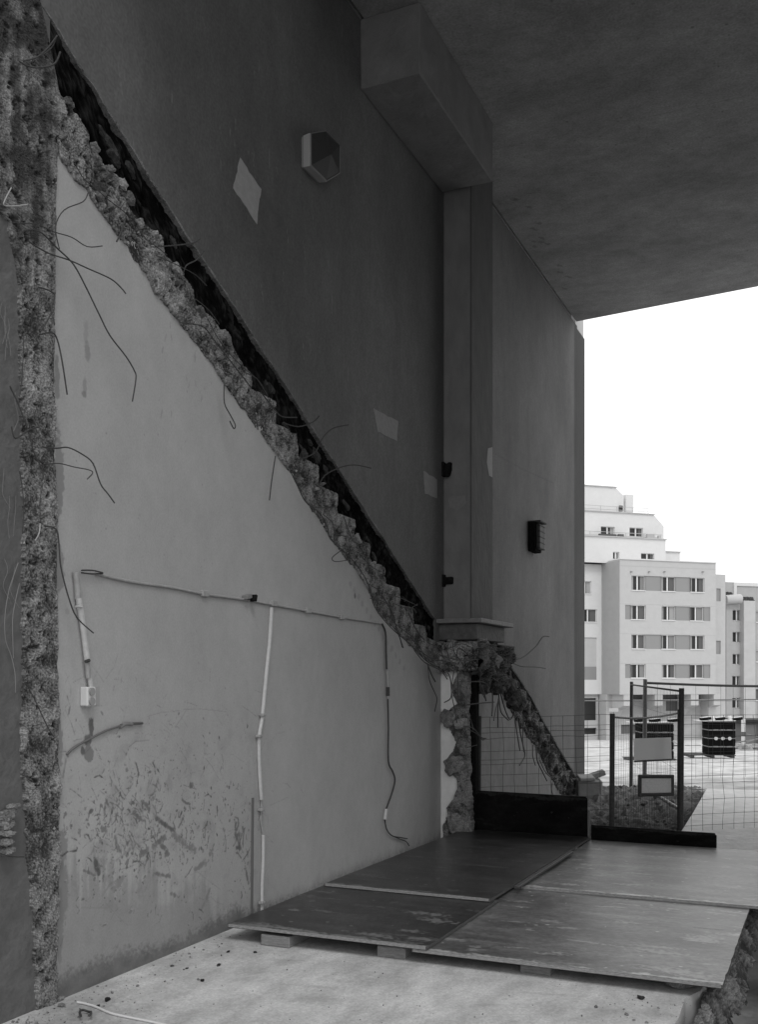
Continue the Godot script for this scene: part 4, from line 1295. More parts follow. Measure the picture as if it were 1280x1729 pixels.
func board_film(w, l, base, dust, sd) -> StandardMaterial3D:
	canvas(Vector2(0, 0), Vector2(w, l), 190, base)
	layer(Vector2(1.2, 1.6), sd, 0.5)
	layer(Vector2(3.5, 4.5), sd + 1, 0.5)
	layer(Vector2(14.0, 18.0), sd + 3, 0.35)
	layer(Vector2(60, 60), sd + 2, 0.3, 2)
	for i in int(26 * w * l):
		var p := Vector2(rng.randf() * w, -rng.randf() * l)
		dab(p, Vector2(rng.randf_range(0.05, 0.45), rng.randf_range(0.01, 0.08)), rng.randf_range(-0.15, 0.15), dust * rng.randf_range(0.7, 1.3), 0.12 + 0.22 * rng.randf(), 1.0, 1.1)
	for i in int(9 * w * l):
		var p := Vector2(rng.randf() * w, -rng.randf() * l)
		dab(p, Vector2(rng.randf_range(0.03, 0.16), rng.randf_range(0.01, 0.04)), rng.randf_range(-0.2, 0.2), dust * 1.7, 0.5, 0.8, 1.3)
	for i in int(10 * w * l):
		var p := Vector2(rng.randf() * w, -rng.randf() * l)
		var q := p + Vector2(rng.randf_range(-0.3, 0.3), rng.randf_range(-0.06, 0.06))
		stroke([p, q], 0.006, dust * (1.8 if i % 3 else 0.2), 0.5, 0.6)
	for i in int(6 * w * l):
		dab(Vector2(rng.randf() * w, -rng.randf() * l), Vector2(rng.randf_range(0.05, 0.2), rng.randf_range(0.03, 0.1)), rng.randf(), base * 0.5, 0.4, 0.9, 1.0)
	for i in int(12 * w * l):
		dab(Vector2(rng.randf() * w, -rng.randf() * l), Vector2.ONE * rng.randf_range(0.004, 0.014), 0, dust * 2.2, 0.7, 0.3, 0.6)
	for i in int(16 * w):                            # pale abraded front edge
		dab(Vector2(rng.randf() * w, -0.05 * pow(rng.randf(), 2.0)), Vector2(rng.randf_range(0.03, 0.16), rng.randf_range(0.008, 0.035)), 0, dust * 2.1, 0.6, 0.5, 0.9)
	if sd == 111:                                    # rubbed pale places
		for q in [[1.02, -0.75, 0.16, 0.05], [1.15, -0.6, 0.14, 0.06], [1.1, -0.3, 0.10, 0.04], [1.2, -0.15, 0.10, 0.05], [0.95, -0.12, 0.2, 0.04], [0.4, -0.06, 0.25, 0.03], [0.2, -0.5, 0.05, 0.03]]: dab(Vector2(q[0], q[1]), Vector2(q[2], q[3]), 0.1, 0.26, 0.6, 0.7, 1.2)
	if sd == 123:
		for q in [[1.2, -0.4, 0.4, 0.1], [1.45, -0.9, 0.3, 0.16], [0.9, -1.2, 0.4, 0.12], [1.5, -1.5, 0.2, 0.1], [1.3, -0.15, 0.35, 0.06]]: dab(Vector2(q[0], q[1]), Vector2(q[2], q[3]), 0.05, 0.34, 0.45, 1.0, 1.3)
	if sd == 119:
		for q in [[1.5, -0.1, 0.16, 0.04], [1.42, -0.16, 0.2, 0.05], [1.5, -0.9, 0.12, 0.1], [1.3, -0.5, 0.2, 0.05]]: dab(Vector2(q[0], q[1]), Vector2(q[2], q[3]), 0.05, 0.42, 0.5, 0.7, 1.3)
	if sd == 119:                                    # the long crack of this sheet
		var ck := []
		for q in [[845, 1533], [940, 1546], [1020, 1552], [1100, 1558], [1160, 1562], [1218, 1569]]:
			var v := F(q[0], q[1], 0.09)
			ck.append(Vector2(v.x + 2.16, v.z + 5.28))
		stroke(ck, 0.012, 0.05, 0.7, 0.6)
		stroke([ck[4] + Vector2(0.05, 0.03), ck[5]], 0.03, 0.01, 0.95, 0.5)
	var fm := finished(0.36, 0.5)
	fm.metallic_specular = 0.5
	return fm

func make_boards():
	var group := "black plywood sheets laid over the floor"
	var yb := 0.085
	sheet("left front dark plywood sheet touching the lower wall, resting on two blocks", -3.38, -6.62, -2.06, -5.27, yb + 0.012, Vector2(0, 0.0), 0.0, board_film(1.32, 1.35, 0.026, 0.09, 111), group)
	sheet("left rear dark plywood sheet whose near edge overlaps the one in front", -3.34, -9.52, -2.07, -6.52, yb + 0.032, Vector2(0.0, 0.0), -0.012, board_film(1.27, 3.0, 0.028, 0.075, 115), group)
	sheet("right front plywood sheet, dusty and greyed by sky light put into its colour, with a long crack across it", -2.16, -7.20, -0.48, -5.28, yb - 0.010, Vector2(0, 0), 0.0, board_film(1.68, 1.92, 0.11, 0.26, 119), group)  # right sheets paler than the left: dust plus sky reflection painted in
	sheet("right rear plywood sheet, grey with dust and painted-in sky sheen, against the low black board", -2.06, -9.50, -0.36, -7.14, yb + 0.006, Vector2(0.0, 0), 0.0, board_film(1.70, 2.36, 0.115, 0.30, 123), group)
	var st := S()
	# strips lying along the joint of the sheets
	for q in [[[872, 1500], [905, 1478], 0.05, "short dark batten lying in the joint of the plywood sheets"], [[905, 1478], [966, 1439], 0.06, "longer dark batten at the rear end of the plywood joint"]]:
		var a := F(q[0][0], q[0][1], yb + 0.04)
		var b := F(q[1][0], q[1][1], yb + 0.04)
		st = S()
		var d := (b - a).normalized()
		box(st, (a + b) * 0.5 + Vector3(0, 0.005, 0), Vector3(0.035, 0.018, a.distance_to(b)), Basis(d.cross(Vector3.UP).normalized(), Vector3.UP, -d), 0.003)
		tag(obj("batten", st, plain(0.05, 0.6)), q[3], "batten", "battens on the plywood joint")
	# timber blocks under the front edge
	var words := ["timber block under the front edge nearest the long wall", "timber block under the front edge at the joint of two sheets", "timber block under the middle of the right front sheet", "chipped block under the outer front corner of the sheets"]
	var i := 0
	for q in [[440, 488, 1600, 0.0], [636, 683, 1619, 0.03], [879, 931, 1646, -0.02], [1118, 1176, 1673, 0.04]]:
		var a := F(q[0], q[2] - 4)
		var b := F(q[1], q[2] + 2)
		var wd := a.distance_to(b)
		st = S()
		if i == 3: rock(st, (a + b) * 0.5 + Vector3(0, 0.033, -0.12), Vector3(wd * 0.95, 0.066, 0.24), 10, 0.08, 9.0, 0.05)
		else: box(st, (a + b) * 0.5 + Vector3(0, 0.034, -0.13), Vector3(wd, 0.066, 0.26), Basis(Vector3.UP, q[3]), 0.004)
		tag(obj("timber_block", st, M.wood if i < 3 else M.torn), words[i], "block", "blocks propping the plywood sheets")
		i += 1
	# upright black boards
	var bm := board_film(1.25, 0.55, 0.007, 0.013, 131)
	bm.roughness = 0.8
	bm.metallic_specular = 0.15
	var q0 := ZP(797, 1425, -9.57)
	var q1 := ZP(993, 1440, -9.57)
	for b in [[q0.x, q1.x, 0.02, 0.50, -9.57, "tall black board standing on edge beside the broken stub"], [ZP(998, 1404, -9.60).x, ZP(1211, 1404, -9.62).x, -0.05, 0.215, -9.62, "long low black board standing on edge right of the tall one"], [ZP(1216, 1430, -9.66).x, 1.2, -0.25, 0.05, -9.68, "lowest black board at the right, barely above the floor"]]:
		var o := thing("upright_board", b[5], "board", Vector3((b[0] + b[1]) * 0.5, (b[2] + b[3]) * 0.5, b[4]), "black boards standing on edge", Basis(Vector3.UP, -0.02))
		st = S()
		var hw: float = absf(b[1] - b[0]) * 0.5
		var hh: float = (b[3] - b[2]) * 0.5
		prism(st, [Vector2(-hw, -hh), Vector2(hw, -hh), Vector2(hw, hh - 0.02), Vector2(hw - 0.02, hh), Vector2(-hw, hh + 0.008)], Transform3D(), 0.009, -0.009, Vector2(-hw, hh), Vector2(0.5 / hw, 0.5 / hh))
		obj("panel", st, bm, o)
		st = S()
		box(st, Vector3(0, hh + 0.001, 0), Vector3(hw * 1.96, 0.003, 0.016))
		obj("top_edge", st, M.ply_edge, o)
	st = S()
	box(st, ZP(995, 1400, -9.58), Vector3(0.022, 0.36, 0.03), Basis(), 0.003)
	tag(obj("stake", st, plain(0.14, 0.8)), "thin grey stake between the tall and the low black board", "stake")

# ------------------------------------------------------------------ site fences
func fence(label, a: Vector3, b: Vector3, top_a: float, top_b: float, bottom: float, dx: float, dys: Array, r: float, posts: Array, bars: Array, wave := 0.0, category := "fence"):
	var o := thing("site_fence", label, category, Vector3.ZERO, "site fence panels")
	var d := b - a
	var ln := Vector2(d.x, d.z).length()
	var st := S()
	var at := func(t: float, y: float) -> Vector3:
		var p := a.lerp(b, t)
		var n := Vector3(-d.z, 0, d.x).normalized()
		var s := wave * noise.get_noise_2d(t * ln * 2.0, y * 3.0)
		return Vector3(p.x, y + 0.4 * s, p.z) + n * s + Vector3(d.x, 0, d.z).normalized() * (wave * 0.5 * noise.get_noise_2d(t * ln * 3.0 + 30.0, y * 2.5))
	var n := int(ln / dx)
	for i in range(1, n):
		var t := float(i) / n
		var pts := []
		var top := lerpf(top_a, top_b, t)
		for k in 7: pts.append(at.call(t, lerpf(bottom, top, k / 6.0)))
		tube(st, pts, r, 4)
	for y in dys:
		var pts := []
		for k in 15: pts.append(at.call(k / 14.0, y + lerpf(top_a, top_b, k / 14.0)))
		tube(st, pts, r, 4)
	var wm := obj("wire_mesh", st, M.steel, o)
	wm.set_meta("kind", "stuff")
	for q in posts:                                 # [t, radius, bottom, top, material]
		st = S()
		var p := a.lerp(b, q[0])
		tube(st, [Vector3(p.x, q[2], p.z), Vector3(p.x + 0.01, q[3], p.z)], q[1], 12)
		obj("post", st, q[4], o)
	for q in bars:
		st = S()
		var pts := []
		for k in 9:
			var p: Vector3 = at.call(k / 8.0, q[0] + lerpf(top_a, top_b, k / 8.0))
			p.y -= q[2] * sin(PI * k / 8.0)
			pts.append(p)
		tube(st, pts, q[1], 8)
		obj("rail", st, q[3], o)
	return o

func make_fences():
	var dark = M.steel
	# near, left of the gate panel: from the post by the stub to the gate post
	var a := P(808, 1300, 10.45)
	var b := P(1033, 1300, 10.6)
	fence("coarse wire fence panel behind the tall black board", a, b, P(808, 1212, 10.45).y, P(1033, 1206, 10.6).y, -0.7, 0.128, [0.0, -0.11, -0.16, -0.22, -0.35, -0.44, -0.49, -0.6, -0.72, -0.85, -1.0], 0.0022, [[0.0, 0.022, -0.7, P(808, 1209, 10.45).y, dark]], [], 0.035)
	# gate panel with the two plates
	a = P(1033, 1300, 10.6)
	b = P(1146, 1300, 11.5)
	var ta: float = P(1033, 1211, 10.6).y
	var tb: float = P(1146, 1204, 11.5).y
	fence("narrow fence panel with sagging top tube that carries two plates", a, b, ta, tb, -0.75, 0.045, [-0.1, -0.2, -0.35, -0.5, -0.65, -0.8, -0.95, -1.1], 0.0013, [[0.0, 0.027, -0.8, P(1033, 1205, 10.6).y, dark], [1.0, 0.017, -0.8, P(1146, 1198, 11.5).y, dark]], [[0.0, 0.012, 0.03, M.galv]], 0.02)
	# tall oblique panel
	a = P(1066, 1300, 15.6)
	b = P(1150, 1300, 11.2)
	fence("tall fence panel seen edge-on between two dark posts", a, b, P(1066, 1156, 15.6).y, P(1150, 1167, 11.2).y, -0.1, 0.11, [-0.3, -0.6, -0.9, -1.2], 0.0016, [[0.0, 0.026, -0.08, P(1066, 1151, 15.6).y, M.galv_dark], [1.0, 0.029, -0.7, P(1150, 1162, 11.2).y, dark]], [[0.0, 0.012, 0.0, dark]])
	# far panel to the right
	a = P(1089, 1300, 17.3)
	b = P(1420, 1300, 18.4)
	fence("far fence panel with a straight top rail reaching out of the picture", a, b, P(1089, 1153, 17.3).y, P(1420, 1158, 18.4).y, -0.1, 0.24, [-0.3, -0.6, -0.9], 0.0025, [[0.0, 0.034, -0.1, P(1089, 1147, 17.3).y, M.galv_dark], [1.0, 0.034, -0.12, 1.6, M.galv_dark]], [[0.0, 0.022, 0.03, dark], [P(1089, 1322, 17.3).y - P(1089, 1153, 17.3).y, 0.016, 0.0, dark]])
	# near panel on the right
	a = P(1151, 1300, 10.9)
	b = P(1440, 1300, 11.6)
	fence("coarse bent wire fence panel at the right in front of the pale yard", a, b, P(1151, 1208, 10.9).y, P(1440, 1204, 11.6).y, -0.16, 0.132, [0.0, -0.10, -0.24, -0.40, -0.46, -0.52, -0.66, -0.74, -0.92, -1.08, -1.2, -1.27], 0.0024, [[1.0, 0.022, -0.2, 1.3, dark]], [], 0.03)
	# thin wire rope across
	var st := S()
	tube(st, smooth_path([P(960, 1183, 26), P(1090, 1183, 26), P(1280, 1181, 26), P(1460, 1180, 26)], 4), 0.018, 6)
	tag(obj("fence_rail", st, M.galv), "long pale rail crossing behind the fence panels", "rail")
	# plates
	var pl := thing("blank_plate", "blank pale rectangular plate wired to the narrow fence panel", "plate")
	st = S()
	var c0 := P(1071, 1247, 10.78)
	var c1 := P(1134, 1245, 11.30)
	var c2 := P(1135, 1281, 11.30)
	var c3 := P(1072, 1284, 10.78)
	slab4(st, c3, c2, c1, c0, 0.006)
	obj("sheet", st, plain(0.58, 0.6), pl)
	st = S()
	tube(st, [c3 - Vector3(0, 0.01, 0), c2 - Vector3(0, 0.012, 0)], 0.009, 6)
	obj("lower_lip", st, M.steel, pl)
	var fr := thing("framed_plate", "small pale plate in a thick dark frame below the blank plate", "plate")
	c0 = P(1081, 1311, 10.82); c1 = P(1136, 1311, 11.05); c2 = P(1136, 1341, 11.05); c3 = P(1081, 1342, 10.82)
	st = S()
	slab4(st, c3, c2, c1, c0, 0.005)
	obj("sheet", st, mottled(0.5, 0.68, 0.3, 0.02, 141, 0.6, 0.2), fr)
	st = S()
	for e in [[c0, c1], [c1, c2], [c2, c3], [c3, c0]]:
		var d: Vector3 = (e[1] - e[0]).normalized()
		box(st, (e[0] + e[1]) * 0.5, Vector3(0.034, 0.034, (e[0] as Vector3).distance_to(e[1]) + 0.034), Basis.looking_at(d, Vector3(0.3, 0.9, 0.2)), 0.006)
	obj("frame", st, M.steel, fr)
	# pale striped stick
	var sk := thing("striped_stick", "pale striped stick leaning on the dark earth below the framed plate", "stick")
	var s0 := P(1107, 1341, 13.6)
	var s1 := P(1148, 1366, 12.6)
	for k in 14:
		st = S()
		tube(st, [s0.lerp(s1, k / 14.0), s0.lerp(s1, (k + 1) / 14.0)], 0.024, 8)
		obj("band", st, M.pvc if k % 2 == 0 else M.pvc_grey, sk)
	# foot of the lower flight: a bottom step and a tilted flag
	var fs := thing("bottom_step", "broken bottom step with a loose flagstone at the foot of the wall", "step")
	st = S()
	box(st, P(995, 1325, 15.0) + Vector3(0, -0.05, 0), Vector3(0.35, 0.28, 0.55), Basis(Vector3.UP, 0.3), 0.02)
	obj("step_block", st, M.concrete, fs)
	st = S()
	box(st, P(990, 1313, 14.8), Vector3(0.22, 0.05, 0.3), Basis.from_euler(Vector3(0.1, 0.4, 0.05)), 0.01)
	obj("flagstone", st, mottled(0.35, 0.5, 0.5, 0.02, 143, 0.8, 0.5), fs)
	st = S()
	box(st, P(1005, 1309, 15.0), Vector3(0.3, 0.07, 0.3), Basis.from_euler(Vector3(0.0, 0.3, 0.35)), 0.01)
	obj("flagstone", st, M.concrete, fs)

func slab4(st, a: Vector3, b: Vector3, c: Vector3, d: Vector3, th: float):
	var n := (b - a).cross(d - a).normalized() * th
	quad(st, a, b, c, d)
	quad(st, b - n, a - n, d - n, c - n)
	for e in [[a, b], [b, c], [c, d], [d, a]]:
		quad(st, e[0] - n, e[1] - n, e[1], e[0])

# ------------------------------------------------------------------ things in the yard
func make_yard():
	var dk := plain(0.008, 0.9)
	dk.metallic_specular = 0.08
	var gp := plain(0.5, 0.6)
	var turn := Basis(Vector3.UP, atan(760.0 / FOC) - 0.06)
	for s in 2:
		var d := 32.0
		var c: Vector3 = P(1213, 1278, d) if s == 0 else P(1104, 1285, 30.0)
		var wd := 0.84 if s == 0 else 0.98
		var side: String = ["the right stack", "the left stack behind the blank plate"][s]
		var pal := thing("pallet", "flat dark pallet under %s" % side, "pallet", c, "pallets in the yard", turn)
		var st: SurfaceTool
		for k in 5:
			st = S()
			box(st, Vector3(-0.28 + (0.15 if s == 1 else 0.0), 0.085, -0.4 + k * 0.2), Vector3(1.42, 0.022, 0.13), Basis(), 0.003)
			obj("board", st, M.steel, pal)
		for k in 3:
			st = S()
			box(st, Vector3(-0.9 + k * 0.62 + (0.15 if s == 1 else 0.0), 0.037, 0), Vector3(0.1, 0.073, 0.95))
			obj("bearer", st, M.steel, pal)
		var layers := 4
		for k in layers:
			var hgt := 0.235
			var y := 0.10 + k * 0.262
			var cr := thing("black_crate", "%s black crate of %s" % [["lowest", "second", "third", "topmost"][k], side], "crate", c + turn * Vector3(0.02, y, 0), "black crates stacked on pallets", turn)
			st = S()
			box(st, Vector3(0, hgt * 0.5, 0), Vector3(wd, hgt, 0.8), Basis(), 0.025)
			obj("shell", st, dk, cr)
			st = S()
			box(st, Vector3(0, hgt + 0.012, 0), Vector3(wd - 0.02, 0.03, 0.79))
			obj("spacer", st, plain(0.16, 0.8), cr)
			if k < 3:
				for j in 3:
					st = S()
					if k == 1 and s == 0: tube(st, [Vector3(-0.19 + j * 0.21, hgt + 0.012, 0.3), Vector3(-0.19 + j * 0.21, hgt + 0.012, 0.43)], 0.055, 12)
					else: box(st, Vector3(-0.19 + j * 0.21, hgt + 0.012, 0.375), Vector3(0.15, 0.045, 0.02), Basis(), 0.004)
					obj("cap", st, gp if k == 1 and s == 0 else plain(0.4, 0.6), cr)
		var ty := 0.10 + 4 * 0.262
		var lid := thing("cover_sheet", "thin pale sheet covering %s" % side, "sheet", c + turn * Vector3(0.02, ty, 0), "sheets over the crate stacks", turn)
		st = S()
		box(st, Vector3(-0.14, 0.012, 0), Vector3(wd + 0.28, 0.02, 0.9), Basis(Vector3(0, 0, 1), 0.01), 0.004)
		obj("sheet", st, plain(0.5, 0.6), lid)
		for k in 3:
			var tr := thing("dark_tray", "%s dark tray with a pale rim on %s" % [["left", "middle", "right"][k], side], "tray", c + turn * Vector3([-0.42, 0.02, 0.56][k], ty + 0.025, 0.1), "dark trays on the crate stacks", turn)
			st = S()
			box(st, Vector3(0, 0.045, 0), Vector3(0.3, 0.08, 0.3), Basis(Vector3(0, 0, 1), 0.1), 0.01)
			obj("tray", st, dk, tr)
			st = S()
			box(st, Vector3(0.0, 0.095, 0), Vector3(0.3, 0.012, 0.3), Basis(Vector3(0, 0, 1), 0.12), 0.003)
			obj("rim", st, gp, tr)
		if s == 0:
			for k in 2:
				st = S()
				tube(st, [c + turn * Vector3(-0.17 + 0.52 * k, ty + 0.02, 0.15), c + turn * Vector3(-0.19 + 0.52 * k, ty + 0.09, 0.15), c + turn * Vector3(-0.2 + 0.52 * k, ty + 0.16, 0.15)], 0.07 + 0.01 * k, 10, 0.02 + 0.04 * k)
				tag(obj("white_bag", st, plain(0.7, 0.7)), "%s white bag between the trays on the right stack" % ["slim pointed", "round"][k], "bag", "white bags on the crate stack")
	# dark shed behind the right stack
	var sh := thing("site_shed", "long low dark shed with a flat black roof behind the right crate stack", "shed", P(1253, 1262, 58), "", turn)
	var st := S()
	box(st, Vector3(1.2, 0.75, 0), Vector3(3.6, 1.5, 2.0), Basis(), 0.02)
	obj("wall", st, plain(0.09, 0.8), sh)
	st = S()
	box(st, Vector3(1.2, 1.58, 0.1), Vector3(3.9, 0.14, 2.4), Basis(), 0.01)
	obj("roof", st, plain(0.02, 0.8), sh)
	for k in 3:
		st = S()
		box(st, Vector3(0.1 + k * 1.1, 0.8, 1.01), Vector3(0.8, 1.1, 0.03))
		obj("panel", st, plain([0.14, 0.05, 0.04][k], 0.7), sh)
	var po := P(1256, 1258, 50)
	var wp := thing("white_post", "white banded post standing before the dark shed", "post", po)
	for k in 6:
		st = S()
		tube(st, [Vector3(0, k * 0.22, 0), Vector3(0, k * 0.22 + 0.215, 0)], 0.1, 12)
		obj("band", st, plain(0.6 if k != 2 else 0.1, 0.7), wp)
	# rails and scrap on the ground at the right
	for q in [[[1240, 1254, 45], [1290, 1247, 46], "dark thin pole lying low towards the right"], [[1262, 1240, 46], [1300, 1248, 47], "pale thin pole slanting down by the shed"], [[1261, 1254, 44], [1300, 1240, 45], "pale thin pole slanting up by the shed"]]:
		st = S()
		tube(st, [P(q[0][0], q[0][1], q[0][2]), P(q[1][0], q[1][1], q[1][2])], 0.03, 6)
		tag(obj("scrap_pole", st, M.galv), q[2], "pole", "poles leaning by the shed")
	st = S()
	rock_lo = 0.3; rock_hi = 0.7
	for k in 26:
		var p := P(1240 + rng.randf() * 60, 1260, 47.0 + rng.randf() * 3)
		p.y = gy(p.x, p.z) + 0.1
		rock(st, p, Vector3(rng.randf_range(0.2, 0.9), rng.randf_range(0.1, 0.4), 0.3), 4, 0.4, k * 1.0)
	rock_lo = 0.16; rock_hi = 0.42
	tag(obj("scrap_heap", st, M.torn), "low heap of pale scrap on the ground by the shed", "scrap", "", "stuff")
	# dark kerbs and bits on the ground far off
	for q in [[1158, 1184, 1260, 60, "low dark kerb piece right of the tall post"], [993, 1006, 1262, 60, "low dark kerb piece beside the wall's end"], [1136, 1146, 1260, 58, "short dark kerb piece behind the tall post"]]:
		var p0 := P(q[0], q[2], q[3])
		var p1 := P(q[1], q[2], q[3])
		st = S()
		box(st, (p0 + p1) * 0.5, Vector3(p0.distance_to(p1), 0.12, 0.3), turn, 0.02)
		tag(obj("kerb", st, plain(0.07, 0.9)), q[4], "kerb", "kerb pieces in the yard")
	var sg := thing("street_sign", "small white oblong street sign below the overhang of the grey block", "sign", P(1037, 1199, 80), "", turn)
	st = S()
	box(st, Vector3.ZERO, Vector3(0.72, 0.26, 0.03), Basis(), 0.01)
	obj("face", st, plain(0.5, 0.7), sg)
	st = S()
	box(st, Vector3(0, 0, 0.018), Vector3(0.64, 0.18, 0.004))
	obj("field", st, plain(0.42, 0.5), sg)
	st = S()
	tube(st, [Vector3(0, 0, -0.04), Vector3(0, gy(P(1037, 1199, 80).x, P(1037, 1199, 80).z) - P(1037, 1199, 80).y, -0.04)], 0.03, 8)
	obj("pole", st, M.galv, sg)

# ------------------------------------------------------------------ apartment blocks
const FD := 98.0
var FX := Vector3.ZERO
var FZ := Vector3.ZERO
var FO := Vector3.ZERO
func facade(px, py, back = 0.0) -> Vector2:     # a sight line met with the block's front plane (pushed back): along the front and height
	var o: Vector3 = FO - FZ * back
	var ray := P(px, py, 1.0) - Vector3(0, EYE, 0)
	var t := (o - Vector3(0, EYE, 0)).dot(FZ) / ray.dot(FZ)
	var p := Vector3(0, EYE, 0) + ray * t
	return Vector2((p - o).dot(FX), p.y)

func Z5(x, y, back = 0.0) -> Vector2:
	return facade(960.0 + x / 3.76, 780.0 + y / 3.76, back)

func holed(st, u0, u1, y0, y1, holes: Array, z: float, depth: float):    # a front with window openings and their reveals
	var us := [u0, u1]
	var ys := [y0, y1]
	for h in holes:
		us.append_array([h.position.x, h.end.x]); ys.append_array([h.position.y, h.end.y])
	us.sort(); ys.sort()
	for i in us.size() - 1:
		for j in ys.size() - 1:
			if us[i + 1] - us[i] < 1e-4 or ys[j + 1] - ys[j] < 1e-4: continue
			var c := Vector2((us[i] + us[i + 1]) * 0.5, (ys[j] + ys[j + 1]) * 0.5)
			var inside := false
			for h in holes:
				if h.has_point(c): inside = true
			if not inside: quad(st, Vector3(us[i], ys[j], z), Vector3(us[i + 1], ys[j], z), Vector3(us[i + 1], ys[j + 1], z), Vector3(us[i], ys[j + 1], z))
	for h in holes:
		var a: Vector2 = h.position
		var b: Vector2 = h.end
		var w := z - depth
		quad(st, Vector3(a.x, a.y, z), Vector3(b.x, a.y, z), Vector3(b.x, a.y, w), Vector3(a.x, a.y, w))
		quad(st, Vector3(a.x, b.y, w), Vector3(b.x, b.y, w), Vector3(b.x, b.y, z), Vector3(a.x, b.y, z))
		quad(st, Vector3(a.x, a.y, z), Vector3(a.x, a.y, w), Vector3(a.x, b.y, w), Vector3(a.x, b.y, z))
		quad(st, Vector3(b.x, a.y, w), Vector3(b.x, a.y, z), Vector3(b.x, b.y, z), Vector3(b.x, b.y, w))

func shell(st, u0, u1, y0, y1, z: float, back: float):   # sides, back and top of a block behind its front
	quad(st, Vector3(u0, y0, back), Vector3(u0, y0, z), Vector3(u0, y1, z), Vector3(u0, y1, back))
	quad(st, Vector3(u1, y0, z), Vector3(u1, y0, back), Vector3(u1, y1, back), Vector3(u1, y1, z))
	quad(st, Vector3(u1, y0, back), Vector3(u0, y0, back), Vector3(u0, y1, back), Vector3(u1, y1, back))
	quad(st, Vector3(u0, y1, z), Vector3(u1, y1, z), Vector3(u1, y1, back), Vector3(u0, y1, back))

func rect(a: Vector2, b: Vector2) -> Rect2:
	return Rect2(Vector2(minf(a.x, b.x), minf(a.y, b.y)), (a - b).abs())

func window(parent, r: Rect2, z: float, style := 0):
	var d := z - 0.22
	var w := S()
	var f := 0.05
	var c := r.get_center()
	for e in [[c.x, r.position.y + f * 0.5, r.size.x, f], [c.x, r.end.y - f * 0.5, r.size.x, f]]: box(w, Vector3(e[0], e[1], d + 0.05), Vector3(e[2], e[3], 0.07))
	for x in [r.position.x + f * 0.5, r.end.x - f * 0.5]: box(w, Vector3(x, c.y, d + 0.05), Vector3(f, r.size.y - 2 * f, 0.072))
	box(w, Vector3(c.x - (0.05 if style != 2 else 0.0), c.y, d + 0.05), Vector3(0.14, r.size.y - 2 * f, 0.074))
	box(w, Vector3(c.x, r.position.y - 0.03, z - 0.02), Vector3(r.size.x, 0.06, 0.2))
	var o := obj("window", w, M.win_frame, parent)
	var p := S()
	box(p, Vector3(c.x, c.y, d - 0.005), Vector3(r.size.x, r.size.y, 0.02))
	obj("pane", p, M.pane, o)
	var k := S()
	var hw := r.size.x * 0.5
	for q in ([[0.62, 0.95]] if style == 0 else [[0.04, 0.2], [0.58, 0.96]] if style == 1 else [[0.70, 0.97]]):
		var x0: float = r.position.x + r.size.x * (q[0] + rng.randf_range(-0.03, 0.12))
		var x1: float = r.position.x + r.size.x * q[1]
		var n := 8
		k = S()
		for i in n:
			var xa := lerpf(x0, x1, float(i) / n)
			var xb := lerpf(x0, x1, (i + 1.0) / n)
			var za := d + 0.008 + 0.004 * (i % 2)
			var zb := d + 0.008 + 0.004 * ((i + 1) % 2)
			quad(k, Vector3(xa, r.position.y + f, za), Vector3(xb, r.position.y + f, zb), Vector3(xb, r.end.y - f, zb), Vector3(xa, r.end.y - f, za))
		obj("curtain", k, [M.curtain, M.curtain_dark, M.curtain_pale][rng.randi() % 3], o)

